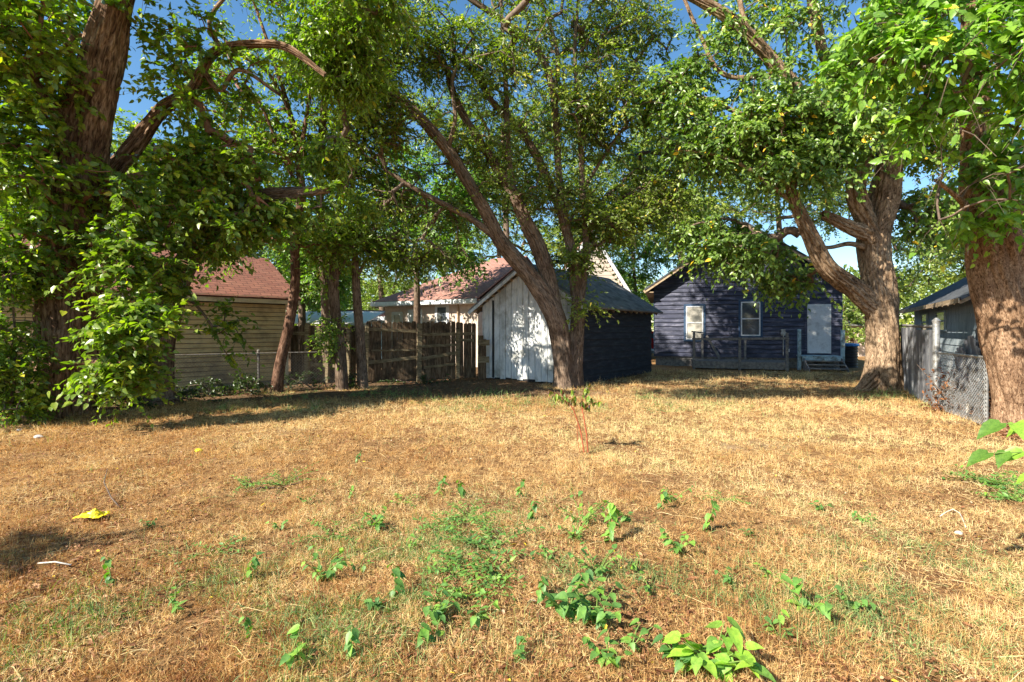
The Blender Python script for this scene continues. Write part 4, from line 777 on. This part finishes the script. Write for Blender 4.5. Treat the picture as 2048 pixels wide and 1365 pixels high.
# background trees
B_ = [('pale green bushy tree between shed and blue house', 1268, 34, .2, [(1265,560,34,(1.8,1.6,2.0),46),(1300,500,34,(2.2,1.6,1.4),40),(1240,470,35,(1.8,1.5,1.4),30)], 'leaf_lit', 31),
      ('dark tall tree rising over the blue house roof', 1560, 33, .35, [(1540,380,33,(5,3,2.6),120),(1400,430,34,(3,2,2.2),60),(1700,400,34,(3,2,2.4),60)], 'leaf_back', 32),
      ('dark tree beyond the broad right trunk', 1730, 38, .3, [(1740,600,38,(2,2,1.6),34),(1850,520,37,(3.2,2,2.6),70),(1930,430,36,(3,2,2.4),60)], 'leaf_back', 33),
      ('green tree behind the tan garage', 560, 27, .3, [(520,470,27,(2.6,2,2.2),70),(600,560,26,(1.6,1.4,1.6),50),(430,380,27,(2.6,2,2.4),50)], 'leaf_back', 34),
      ('tree left of the tan garage roof', 300, 24, .3, [(280,480,24,(3,2,2.6),80),(150,560,24,(3,2,2.4),70),(340,330,24,(2.2,2,1.8),30)], 'leaf_back', 35),
      ('leafy tree beyond the low shed with sheet metal roof', 650, 31, .3, [(650,540,31,(2.2,2,2.2),54),(700,470,32,(2.6,2,2.0),50),(610,590,30,(1.8,1.2,1.0),30)], 'leaf_lit', 36),
      ('dark distant tree above the low white garage', 760, 42, .35, [(760,570,42,(4,2.5,3.0),60),(860,500,42,(4,2.5,3.2),70)], 'leaf_back', 37),
      ('distant tree seen over the pink roof', 1000, 40, .35, [(960,470,40,(3.6,2.5,2.4),56),(1090,460,40,(3.6,2.5,3),60),(1180,500,40,(3,2.5,3),50)], 'leaf_back', 38),
      ('far tree at the left edge behind the shrub', 60, 22, .3, [(30,500,22,(3,2,3),80),(-60,650,20,(2.5,2,2),50),(80,640,21,(1.6,1.6,1.6),40),(60,360,22,(2.6,2,2),40)], 'leaf_back', 39),
      ('far tree at the right edge above the lean-to', 2020, 24, .3, [(1990,420,24,(3,2,2.6),70),(2080,520,24,(2.4,2,2),40),(1930,500,26,(2,2,1.6),30)], 'leaf_back', 40),
      ('bush low beside the right end of the blue house', 1700, 30, .12, [(1700,640,30,(1.0,1,1.5),26)], 'leaf_back', 41),
      ('sunlit tree behind the tan garage corner', 600, 20, .18, [(610,480,20,(1.5,1.3,1.6),60),(640,560,20,(1.1,1,.8),40),(690,420,21,(1.5,1.2,1.3),50),(560,400,21,(1.2,1,1.2),30)], 'leaf_lit', 43),
      ('leafy tree between the picket fence and the pink house', 830, 19.5, .16, [(840,430,19.5,(1.6,1.2,1.2),55),(780,350,20,(1.5,1.2,1.2),45),(930,400,20,(1.4,1.2,1.0),45),(900,510,19,(1.0,.9,.35),18)], 'leaf_lit', 44),
      ('dense tree over the pink house roof', 1010, 31, .3, [(1000,330,31,(3.4,2,2.6),90),(1100,250,32,(3.4,2,2.6),80),(900,250,32,(3.4,2,2.4),70)], 'leaf_back', 45),
      ('tall tree left of the blue house gable', 1360, 27, .25, [(1370,420,27,(2.0,1.6,1.6),60),(1330,300,28,(2.4,2,2.2),70),(1440,340,28,(1.8,1.6,1.6),30)], 'leaf_back', 46),
      ('tall tree behind the left trunks', 330, 19, .25, [(330,430,19,(2.2,1.6,1.6),70),(230,300,19.5,(1.8,1.6,1.6),40),(430,540,19.5,(1.4,1.2,1.0),40)], 'leaf_back', 47),
      ('tall tree behind the middle of the shed roof', 1180, 29, .3, [(1180,360,29,(2.4,2,2.4),60),(1280,420,29,(2.2,2,1.8),44),(1150,480,29,(2,1.5,1.5),30)], 'leaf_back', 42)]
for lab, px, D, r, bl, lm, sd in B_:
    yb = HZ+EYE*F/D; ty = min(b[1] for b in bl)
    T('background_tree', lab, 'tree', [[(px,yb,D,r),(px+4,(yb*.6+ty*.4),D,r*.75),(px-6,ty,D,r*.3)]], bl, 'bark_mid', lm, sd, 'trees beyond the yard', leaf=.19, asp=.5, size=1.0, n_tw=8, n_lf=14, sides=10, step=.6, ridge=0, twig_r=.01)


T('shading_tree', 'tree standing left of the photographer, its shadow lying on the lower left lawn', 'tree',
  [[(-9.6,-.7,0,.14),(-9.5,-.6,2,.11),(-9.0,-.3,3.2,.08),(-8.2,.1,4.0,.05),(-7.6,.4,4.6,.03)]], [((-8.4,.25,4.0),1.0,.3,.4)], 'bark_mid', 'leaf_mid', 60, ridge=0, world=True)

# ------------------------------------------------------------------ far tree line
rng = np.random.default_rng(77); n = 46000; a = rng.uniform(-75, 85, n); p = np.stack([a, 62+rng.uniform(-4, 4, n), rng.random(n)**.8*(6.5+2.5*vnoise(a, a*0, .09, 9))], 1)
o = leaves('distant_woodland', p, rng.normal(0, 1, (n, 3)), rng.normal(0, 1, (n, 3)), rng.uniform(.4, .8, n), rng.uniform(.25, .5, n), M['leaf_back'], None); tag(o, 'dark far wood closing the view behind the houses', 'woodland', kind='stuff')

# ------------------------------------------------------------------ dry grass, green grass, fallen leaves (uncountable)
def scatter(n, rng, dmin=1.9, dmax=19, pw=1.0, half=1.22):
    u = rng.random(n); D = dmin*(dmax/dmin)**u if pw == 1 else dmin+(dmax-dmin)*u
    x = (rng.random(n)*2-1)*(half*D+.6); return x, D
def blades(name, x, y, L, wd_, rng, mat, lay=.55, var=None, label='', seed=0, rise=1.0):
    n = len(x); az_ = rng.random(n)*2*np.pi; el = np.abs(rng.normal(0, lay, n)); el = np.clip(el, 0.03, 1.45)*rise
    d = np.stack([np.cos(az_)*np.cos(el), np.sin(az_)*np.cos(el), np.sin(el)], 1); s = norm(np.cross(d, rng.normal(0, 1, (n, 3))+[0,0,.8]))*(wd_/2)[:, None]
    b0 = np.stack([x, y, gz(x, y)+rng.random(n)*.012], 1); m = b0+d*(L*.55)[:, None]; tpt = b0+d*L[:, None]-np.array([0,0,1])*(L*.22*np.cos(el))[:, None]
    tpt[:, 2] = np.maximum(tpt[:, 2], gz(tpt[:, 0], tpt[:, 1])+.003)
    V = np.stack([b0-s, b0+s, m+s*.75, m-s*.75, tpt], 1).reshape(-1, 3)
    fb = np.array([[0,1,2],[0,2,3],[3,2,4]]); Fc = (fb[None]+(np.arange(n)*5)[:, None, None]).reshape(-1, 3)
    o = np_mesh(name, V, Fc, M[mat], None, var=np.repeat(var, 5)); tag(o, label, 'grass', kind='stuff'); return o
def clumped(n, per, rng, rad, pw=1, **k):
    cx_, cy_ = scatter(n//per, rng, pw=pw, **k); x = np.repeat(cx_, per); y = np.repeat(cy_, per); r_ = rad*np.maximum(1, y/6)
    return x+rng.normal(0, 1, len(x))*r_, y+rng.normal(0, 1, len(x))*r_
patch = lambda x, y: 0.6*vnoise(x, y, .8, 31)+.4*vnoise(x, y, 2.7, 32)
rng = np.random.default_rng(101)
x, y = clumped(640000, 12, rng, .028); dirtp = (vnoise(x, y, 1.9, 36)*.6+vnoise(x, y, 5.5, 37)*.4); k = rng.random(len(x)) < np.clip((dirtp-.24)*5, .38, 1); k &= ~((y > 11.5) & (rng.random(len(x)) < .5)); k &= rng.random(len(x)) > soil(x, y)*1.0; x, y = x[k], y[k]
for bx_, by_, br_ in ((10.05,13.4,.62),(1.56,13.8,.55),(7.9,7.7,.45),(-8.4,9.2,.55),(-5.9,12.6,.3),(-7.2,10.6,.35),(-4.5,13.3,.3),(-4.0,13.6,.28),(8.5,10,.15),(.99,6.55,.12)):
    nn_ = int(900*br_/.5); an_ = rng.random(nn_)*6.28; rr_ = br_*(1+np.abs(rng.normal(0, .28, nn_))); x = np.append(x, bx_+np.cos(an_)*rr_); y = np.append(y, by_+np.sin(an_)*rr_)
sc = np.maximum(1, y/4.5)**.75; q = patch(x+40, y); 
var = np.clip(.14+.72*q+.14*np.clip((y-4)/3, -.6, 1)+.08*np.clip(x/4, -1, 1)+.34*(np.mod(np.abs(np.sin(np.floor(x*9)*12.9+np.floor(y*7)*78.2)*43758.5), 1)-.5)+rng.normal(0, .15, len(x)), 0, .93); g_ = rng.random(len(x)) < .035; var[g_] = 1
redder = vnoise(x, y, .5, 44) > .62-.1*(x < -1.5); var[redder] *= .8
blades('dry_grass', x, y, rng.uniform(.02, .075, len(x))*sc*(.6+.9*vnoise(x, y, 3.1, 38)), rng.uniform(.0014, .003, len(x))*sc, rng, 'straw', .85, var, 'short straw coloured dead grass covering the yard')
# green tufts in the foreground, densest lower left and lower right
def gmask(x, y):
    m = np.exp(-((x+1.15)/.9)**2-((y-3.0)/.55)**2)+1.0*np.exp(-((x-2.2)/.9)**2-((y-2.85)/.4)**2)+.8*np.exp(-((x+.55)/.7)**2-((y-3.5)/.4)**2)+.5*np.exp(-((x-2.8)/.6)**2-((y-3.6)/.5)**2)+.9*np.exp(-((x+1.7)/.8)**2-((y-2.35)/.3)**2)+.25*np.exp(-((x+.2)/1.4)**2-((y-4.4)/.8)**2)
    m = m+.55*((y > 9.6) & (y < 13))*(vnoise(x, y, .9, 51) > .45)
    m = m+.6*np.exp(-((x-1.0)/1.6)**2-((y-3.1)/.5)**2)+.5*np.exp(-((x+2.6)/.8)**2-((y-2.9)/.5)**2)
    m = m*.72
    return m*np.clip((vnoise(x, y, 2.2, 52)-.28)*2.6, 0, 1)+.035*(vnoise(x, y, 1.7, 53) > .7)
x, y = clumped(330000, 9, rng, .022, dmax=14); k = rng.random(len(x)) < gmask(x, y)*.95; x, y = x[k], y[k]; sc = np.maximum(1, y/4)**.75
blades('green_grass', x, y, rng.uniform(.04, .12, len(x))*sc, rng.uniform(.002, .0045, len(x))*sc, rng, 'grass_green', .75, np.clip(rng.normal(.42, .25, len(x)), 0, 1), 'blue green living grass in loose patches')
x, y = scatter(70000, rng, dmax=18); k = (rng.random(len(x)) < .22+.5*(vnoise(x, y, .7, 61) > .6)+.8*(y > 10.5)+.35*(x < -2)); x, y = x[k], y[k]; n = len(x); sc = np.maximum(1, y/5)**.6
p = np.stack([x, y, gz(x, y)+.008+rng.random(n)*.025], 1); aa = rng.random(n)*6.28
vv = np.clip(rng.beta(1.3, 2.3, n), 0, .955); vv[rng.random(n) < .006] = 1
o = leaves('fallen_leaves', p, np.stack([np.cos(aa), np.sin(aa), rng.normal(0, .3, n)], 1), rng.normal(0, .45, (n, 3))+[0,0,1], (rng.uniform(.012, .036, n)+.03*(rng.random(n) < .08))*sc, rng.uniform(.006, .02, n)*sc, M['litter'], None, TPL_LANCE, vv)
tag(o, 'brown dead leaves and litter scattered in the lawn', 'leaf litter', kind='stuff')

x, y = scatter(5200, rng, dmax=15); n = len(x)
blades('loose_stalks', x, y, rng.uniform(.10, .26, n), rng.uniform(.0022, .0045, n), rng, 'straw', .16, np.clip(rng.choice([.02, .1, .8, .92], n)+rng.normal(0, .04, n), 0, .95), 'long loose dry stalks and twiglets lying over the lawn')
# ------------------------------------------------------------------ weeds: each plant is a thing
def weed(px, py, kind, label, hgt=.16, lf=.06, n=8, seed=0, D=None, tilt=0.0):
    if kind == 'creep': lf *= .9; n = int(n*1.7); hgt *= 1.15
    elif kind != 'sprig': lf *= .68 if lf < .12 else .85; n = int(n*1.8)
    else: lf *= .82; n = int(n*1.6)
    x, y = G(px, py); rng = np.random.default_rng(seed+900); e = empty('weed_plant', (x, y, float(gz(x, y))), rng.random()*6.28); tag(e, label, 'weed', 'weeds sprouting in the dry lawn')
    mb = MB(); pos = []; d = []; nn = []; L = []; W = []
    if kind == 'sprig':                      # upright stem hung with drooping leaves
        a = rng.random()*6.28; top = Vector((math.cos(a)*.3*hgt, math.sin(a)*.3*hgt, hgt)); mb.tube([(0,0,-.01), top*.5+Vector((.01,0,.01)), top], [.004, .003, .002], 5); ax = [(top, n)]
    elif kind == 'bush':
        ax = []
        for k in range(max(3, n//5)):
            a = rng.random()*6.28; r = rng.uniform(.5, 1.0)*hgt*1.1; top = Vector((math.cos(a)*r, math.sin(a)*r, hgt*rng.uniform(.6, 1))); mb.tube([(0,0,-.01), top*.5+Vector((0,0,.02)), top], [.004, .003, .002], 5); ax.append((top, 5))
    else:                                    # low creeping stems with paired leaflets
        ax = []
        for k in range(max(4, n//8)):
            a = rng.random()*6.28; r = rng.uniform(.7, 1.2)*hgt*2.0; top = Vector((math.cos(a)*r, math.sin(a)*r, hgt*rng.uniform(.1, .6))); mb.tube([(0,0,0), top*.5+Vector((0,0,.03)), top], [.003, .0025, .0015], 4); ax.append((top, 11))
    for top, m in ax:
        for i in range(m):
            t_ = (i+1)/m; p = top*t_; p = p+Vector((0,0,.03*math.sin(3.14*t_) if kind == 'creep' else .01))
            a = rng.random()*6.28 if kind != 'creep' else math.atan2(top.y, top.x)+(1.2 if i % 2 else -1.2)+rng.normal(0, .3)
            dz = -.75 if kind == 'sprig' else (-.3 if kind == 'bush' else .1)
            pos.append(p+Vector((math.cos(a), math.sin(a), .2))*lf*.15); d.append((math.cos(a), math.sin(a), dz+rng.normal(0, .3))); nn.append((math.cos(a)*.5, math.sin(a)*.5, 1.0)+rng.normal(0, .25, 3)); l_ = lf*rng.uniform(.6, 1.15); L.append(l_); W.append(l_*(.72 if kind != 'creep' else .5))
    mb.build('stem', M['green_stem'], e); base = rng.uniform(.2, .6) if lf < .09 else .85
    leaves('foliage', np.array([tuple(q) for q in pos]), np.array(d), np.array(nn), np.array(L), np.array(W), M['weed'], e, TPL_HI if lf < .06 else TPL_HI2, np.clip(base+rng.normal(0, .18, len(pos)), 0, 1))
W_ = [
 (878,992,'sprig',.17,.075,7,'leftmost of three drooping sprigs in the row beyond the green creepers'),
 (924,994,'sprig',.16,.08,8,'dark sprig standing at the head of the creeping weed patch'),
 (1039,990,'sprig',.15,.07,6,'lone narrow sprig below and left of the red stemmed sapling'),
 (1064,1038,'sprig',.16,.075,7,'drooping sprig at the right edge of the creeping weed patch'),
 (1320,1018,'sprig',.18,.08,7,'left one of the twin sprigs right of centre'),
 (1345,1004,'bush',.17,.06,16,'fuller right one of the twin sprigs right of centre'),
 (1412,1064,'sprig',.22,.085,9,'solitary drooping dark green sprig right of the wide clump'),
 (1255,1046,'bush',.15,.07,12,'small two stemmed weed right of the tall central clump'),
 (1221,1092,'sprig',.26,.09,16,'dense upright weed column with shadow on bare dirt'),
 (1165,1052,'bush',.22,.075,28,'tall leafy clump leading the central weed row'),
 (1150,1086,'bush',.14,.06,20,'low bright shoots below the tall leafy clump'),
 (1354,1104,'bush',.15,.08,22,'wide clump of hanging dark leaves right of the central weed row'),
 (1612,1236,'bush',.16,.095,12,'bright green upright weed in the lower right grass'),
 (1447,998,'creep',.10,.028,44,'fine leaved fluffy weed far right of the twin sprigs'),
 (1640,1020,'bush',.10,.06,12,'flattened weed with folded leaves right of the fluffy weed'),
 (1727,1046,'bush',.09,.06,12,'bright small weed nearest the pale string'),
 (1135,1236,'bush',.20,.105,30,'clump with the broadest dark rounded leaves'),
 (1192,1262,'bush',.17,.10,24,'yellow green shoots crowding the right side of the broad leaved clump'),
 (1195,1160,'bush',.17,.07,26,'light green leafy tangle above the broad leaved clump'),
 (1211,1335,'bush',.12,.085,14,'weed with upright pointed leaves at the foot of the central row'),
 (1262,1310,'bush',.11,.08,10,'small weed right beside the one with upright pointed leaves'),
 (1272,1150,'bush',.08,.05,10,'scattered yellow seedling right of the central row'),
 (1460,1176,'bush',.10,.055,16,'thin pale weed among straw in the lower right'),
 (1425,1352,'bush',.18,.121,24,'largest bright heart shaped leaves at the bottom edge'),
 (1352,1340,'bush',.10,.10,8,'small heart leaved weed touching the left of the largest leaves'),
 (225,1176,'sprig',.17,.06,9,'grey green sprig on the far left below the yellow plastic'),
 (496,1162,'sprig',.15,.065,9,'drooping bright sprig left of the leafy forked weed'),
 (645,1158,'bush',.20,.07,24,'leafy forked weed left of centre with dark shadow'),
 (503,1272,'sprig',.12,.045,8,'slender pale sprig in the lower left green grass'),
 (582,1326,'bush',.12,.10,9,'single bright weed with three big leaves at bottom left'),
 (755,1062,'bush',.14,.075,20,'dark arching weed casting a long shadow left of the creepers'),
 (668,1080,'creep',.14,.04,40,'thin trailing weed stems left of the dark arching weed'),
 (790,1208,'sprig',.16,.085,9,'light green drooping sprig lower centre'),
 (878,1252,'bush',.13,.09,16,'clump of bright wide leaves below the pinnate creeper'),
 (868,1296,'bush',.10,.09,8,'lowest of the bright wide leaved weeds below centre'),
 (755,1232,'bush',.06,.075,5,'flat leaf pair near the light green drooping sprig'),
 (937,1042,'creep',.13,.04,110,'large patch of feathery creeping weed left of centre'),
 (985,1112,'creep',.16,.05,80,'brighter feathery clump below the large creeping patch'),
 (878,1068,'creep',.10,.04,48,'small feathery creeper at the left edge of the creeping patch'),
 (915,1162,'creep',.12,.048,64,'blue green creeper with paired leaflets, left of two'),
 (1000,1166,'creep',.12,.048,64,'blue green creeper with paired leaflets, right of two'),
 (940,1206,'creep',.10,.04,48,'dull low creeper below the two blue green ones'),
 (805,1012,'creep',.08,.035,32,'tiny creeper beyond the dark arching weed'),
 (566,978,'creep',.17,.035,64,'airy pale weed behind the small fallen branch'),
 (492,984,'creep',.12,.035,40,'smaller airy weed left end of the small fallen branch'),
 (715,925,'sprig',.12,.05,8,'tiny far sprig midway between sapling and left tree shade'),
 (1975,965,'creep',.16,.055,100,'spreading green vines below the big leaves on the right edge'),
 (612,1010,'bush',.09,.05,8,'tiny weed just right of the fallen branch tip'),
 (700,1000,'sprig',.10,.045,6,'faint sprig above the dark arching weed'),
 (560,1060,'bush',.09,.055,9,'low weed alone in open straw left of the trailing weed'),
 (715,1150,'bush',.10,.055,10,'small green weed between the leafy forked weed and the drooping sprig lower centre'),
 (820,1110,'bush',.10,.055,10,'low weed at the left side of the brighter feathery clump'),
 (1095,1130,'bush',.10,.055,12,'small weed between the feathery clump and the central row'),
 (1090,1200,'sprig',.10,.055,7,'short sprig just above the clump with broadest leaves'),
 (1305,1200,'bush',.09,.05,10,'small weed midway between central row and thin pale weed'),
 (1500,1075,'bush',.08,.05,9,'little weed in straw right of the solitary drooping sprig'),
 (1540,1160,'bush',.10,.055,10,'weed beside the green grass patch, above the bright upright weed'),
 (1700,1210,'bush',.10,.06,10,'right hand weed in the lower right grass patch'),
 (1560,1290,'bush',.10,.06,10,'low weed below the bright upright weed'),
 (350,1230,'bush',.10,.06,10,'weed in the lower left grass between two pale sprigs'),
 (430,1120,'creep',.09,.035,32,'small pinnate weed near the dark green tuft, left of centre'),
 (300,1060,'bush',.08,.05,8,'little weed right of the yellow plastic scrap'),
 (960,1250,'bush',.11,.07,12,'leafy weed right of the bright wide leaves below centre'),
 (700,1330,'sprig',.12,.06,8,'sprig at the bottom edge left of centre'),
 (1030,1330,'bush',.10,.06,10,'low weed at the bottom edge under the feathery creepers'),
 (2030,1000,'creep',.14,.055,80,'vine tangle cut by the right edge of the lawn')]
for i, (px, py, kd, h_, lf, n_, lab) in enumerate(W_): weed(px, py, kd, lab, h_, lf, n_, i)

# ------------------------------------------------------------------ red stemmed sapling
x, y = G(1172, 905); e = empty('sapling', (x, y, 0)); tag(e, 'red stemmed sapling with wilting leaves alone in the middle of the lawn', 'sapling')
s_ = y/F
def S(px, py, dy=0.0): return Vector(((px-1172)*s_, dy, (905-py)*s_))
mb = MB(); tips = []
mb.tube([S(1168,905), S(1163,870,.01), S(1156,845,.02), S(1148,822,.0), S(1140,810)], [.011,.010,.009,.007,.005], 7); mb.tube([S(1176,905), S(1173,870,-.02), S(1168,840,-.01), S(1165,820,.03), S(1163,805)], [.011,.010,.009,.007,.005], 7)
mb.tube([S(1160,905,.04), S(1156,880,.05), S(1155,850,.05)], [.004,.004,.003], 5)
rng = np.random.default_rng(3)
for tx, ty, o_ in ((1095,778,(1140,810)),(1105,790,(1140,810)),(1122,778,(1145,815)),(1130,792,(1140,810)),(1142,775,(1148,822)),(1150,790,(1148,822)),(1172,776,(1163,805)),(1180,790,(1163,805)),(1190,795,(1165,820)),(1200,800,(1165,820)),(1165,808,(1163,805)),(1178,812,(1165,820)),(1180,768,(1163,805)),(1140,800,(1140,810))):
    yy = rng.uniform(-.14, .14); a = S(*o_); b_ = S(tx, ty, yy); mb.tube([a, (a+b_)/2+Vector((0,0,.03)), b_], [.004,.003,.002], 4); tips.append((a, b_))
mb.build('stem', M['red_stem'], e)
pos = []; d = []; nn = []; L = []; var = []
for a, b_ in tips:
    for k in range(11):
        t_ = .35+.65*rng.random(); p = a+(b_-a)*t_+Vector((0,0,.03*math.sin(3.1*t_))); an = rng.random()*6.28; pos.append(tuple(p)); d.append((math.cos(an)*.5, math.sin(an)*.5, -1)); nn.append((math.cos(an), math.sin(an), .5)); L.append(rng.uniform(.05, .095)); var.append(rng.random()**.7 if rng.random() > .1 else .02)
leaves('foliage', np.array(pos), np.array(d), np.array(nn), np.array(L), np.array(L)*.42, M['sapling_leaf'], e, TPL_LANCE, np.array(var))

# ------------------------------------------------------------------ leafy shoot at the right edge, brush pile, odds and ends
e = empty('leafy_shoot', (3.98, 3.05, 0)); tag(e, 'leafy branch with the biggest glossy leaves reaching in at the right edge', 'shrub')
mb = MB(); st_ = [((0,0,0), (-.25,.0,.75), (-1.12,-.05,.86)), ((0,0,0), (-.2,.1,.85), (-.95,.05,1.02)), ((-.02,0,0), (-.3,-.05,.62), (-.9,-.1,.74))]; pos = []; d = []; nn = []; L = []; rng = np.random.default_rng(8)
for s in st_:
    mid = Vector(s[1]).lerp(Vector(s[2]), .5)+Vector((0,0,.06)); mb.tube([s[0], s[1], mid, s[2]], [.010, .008, .005, .003], 6)
    for k in range(9):
        t_ = k/8; p = Vector(s[1]).lerp(Vector(s[2]), t_)+Vector((0,0,.05*math.sin(3.14*t_))); an = math.pi+(.9 if k % 2 else -.9)+rng.normal(0, .3)
        if k == 8: an = math.pi
        pos.append(tuple(p)); d.append((math.cos(an), math.sin(an), -.45+rng.normal(0, .2))); nn.append(rng.normal(0, .25, 3)+[-.3,-.3,1]); L.append(rng.uniform(.10, .165))
mb.build('stem', M['green_stem'], e); leaves('foliage', np.array(pos), np.array(d), np.array(nn), np.array(L), np.array(L)*.62, M['leaf_near'], e, TPL_HI2, rng.random(len(pos))*.85)
e = empty('brush_pile', (8.35, 7.1, 0)); tag(e, 'heap of dead branches and roots against the rightmost trunk', 'brush pile')
rng = np.random.default_rng(12); mb = MB()
for k in range(150):
    r_ = rng.random()**.5*1.0; an = rng.random()*6.28; h0 = max(0, 1.25-r_*1.1)*rng.random(); c = Vector((math.cos(an)*r_, math.sin(an)*r_*.8, h0)); q = Vector((rng.normal(), rng.normal(), rng.normal()*.35)).normalized()*rng.uniform(.2, .65); w = rng.uniform(.004, .02)
    mb.tube([c-q, c+Vector(rng.normal(0, .05, 3)), c+q], [w, w*.8, w*.3], 5)
mb.build('branches', M['twig_red'], e)
n = 3600; r_ = rng.random(n)**.5*1.15; an = rng.random(n)*6.28; p = np.stack([np.cos(an)*r_, np.sin(an)*r_*.85, np.maximum(0, 1.2-1.05*r_)*rng.random(n)+.02], 1)
leaves('dead_leaves', p, rng.normal(0, 1, (n, 3)), rng.normal(0, .6, (n, 3))+[0,0,.7], rng.uniform(.04, .1, n), rng.uniform(.02, .05, n), M['litter'], e, TPL_LANCE, rng.random(n)*.93)
e = empty('brush_pile', (8.75, 9.3, 0)); tag(e, 'dark tangle of twigs and dead leaves behind the chain link panel', 'brush pile')
mb = MB()
for k in range(110):
    c = Vector((rng.uniform(-.5, .6), rng.uniform(-.7, .6), rng.random()*.75)); q = Vector((rng.normal(), rng.normal(), rng.normal()*.6)).normalized()*rng.uniform(.15, .45); w = rng.uniform(.003, .012)
    mb.tube([c-q, c+Vector(rng.normal(0, .04, 3)), c+q], [w, w*.8, w*.3], 5)
mb.build('branches', M['twig'], e); n = 2200; p = np.stack([rng.uniform(-.6, .7, n), rng.uniform(-.8, .7, n), rng.random(n)**1.6*.85], 1)
leaves('dead_leaves', p, rng.normal(0, 1, (n, 3)), rng.normal(0, .6, (n, 3))+[0,0,.7], rng.uniform(.04, .09, n), rng.uniform(.02, .05, n), M['litter'], e, TPL_LANCE, rng.random(n)*.5)
def debris(name, label, cat, pts, r, mat, parent=None):
    c = Vector(pts[0]); e = empty(name, (c.x, c.y, 0)); tag(e, label, cat); mb = MB(); mb.tube([Vector(q)-Vector((c.x, c.y, 0)) for q in pts], r, 6); mb.build('branch' if cat != 'string' else 'strand', M[mat], e, True); return e
def gp(px, py, z=.03): x, y = G(px, py); return (x, y, z)
debris('pale_branch', 'thick pale dead branch lying low behind the chain link', 'branch', [(8.15,8.75,.72),(8.5,9.1,.70),(8.9,9.3,.74)], [.03,.035,.02], 'bleached')
debris('pale_branch', 'forked pale dead branch rising at the chain link foot', 'branch', [(8.1,8.9,.12),(8.3,9.1,.28),(8.6,9.3,.33)], [.02,.03,.02], 'bleached')
debris('loose_string', 'pale curled string on the lawn at far right', 'string', [gp(1880,1040),gp(1893,1036,.05),gp(1905,1033,.06),gp(1920,1036,.04),gp(1926,1048,.03),gp(1932,1060,.02)], .0035, 'bleached')
debris('fallen_branch', 'thin dark fallen branch beside the airy pale weeds', 'branch', [gp(480,992,.02),gp(520,986,.05),gp(560,984,.04),gp(600,978,.06),gp(590,962,.10)], [.006,.007,.006,.005,.003], 'twig')
debris('straw_stick', 'straight pale stick in the left shade', 'stick', [gp(75,1136,.03),gp(110,1136,.04),gp(142,1139,.03)], .005, 'bleached')
debris('curled_stick', 'brown curled dead stem right of the yellow plastic', 'stick', [gp(240,1020,.02),gp(222,1008,.06),gp(208,990,.12),gp(215,968,.16)], [.007,.006,.005,.003], 'twig')
x, y = G(184, 1045); e = empty('yellow_plastic', (x, y, .02)); tag(e, 'crumpled bright yellow plastic scrap on the left lawn', 'litter')
mb = MB(); rng = np.random.default_rng(5); n = 15; g = np.zeros((n, 9, 3)); hh = rng.random((n, 9))
hh = (hh+np.roll(hh, 1, 0)+np.roll(hh, 1, 1)+np.roll(hh, (1, 1), (0, 1)))/4
for i in range(n):
    for j in range(9): w = 1-.25*abs(i-7)/7*rng.random(); g[i, j] = (-.11+.0155*i+rng.normal(0, .003), (-.07+.0175*j)*w, .015+.11*(hh[i, j]-.25)*math.sin(math.pi*(i+1)/17)*math.sin(math.pi*(j+1)/11)+.02)
for i in range(n-1):
    for j in range(8): mb.quad(g[i, j], g[i+1, j], g[i+1, j+1], g[i, j+1])
o = mb.build('film', M['yellow'], e); m_ = o.modifiers.new('solid', 'SOLIDIFY'); m_.thickness = .003
def rock(px, py, s, label, name='stone', mat='stone', cat='stone'):
    x, y = G(px, py); rng = np.random.default_rng(int(px)); me = bpy.data.meshes.new(name)
    import bmesh; bm = bmesh.new(); bmesh.ops.create_icosphere(bm, subdivisions=3, radius=s)
    for v in bm.verts: f = 1+.25*math.sin(v.co.x*40/s*.06+px)+.18*math.sin(v.co.y*70/s*.05+1); v.co = Vector((v.co.x*1.5*f, v.co.y*f, v.co.z*.55*f))
    bm.to_mesh(me); bm.free(); o = link_mesh(name, me, M[mat], None, True); o.location = (x, y, s*.25); tag(o, label, cat); return o
rock(40, 862, .035, 'flat pale stone at the left lawn edge, left of two'); rock(78, 876, .045, 'larger pale stone pair at the left lawn edge, right of two'); rock(1918, 1068, .022, 'small pale paper scrap under the curled string', 'paper_scrap', 'bleached', 'litter')
rock(398, 903, .035, 'round yellow leaf lying alone on the left lawn', 'yellow_leaf', 'yellow', 'leaf')
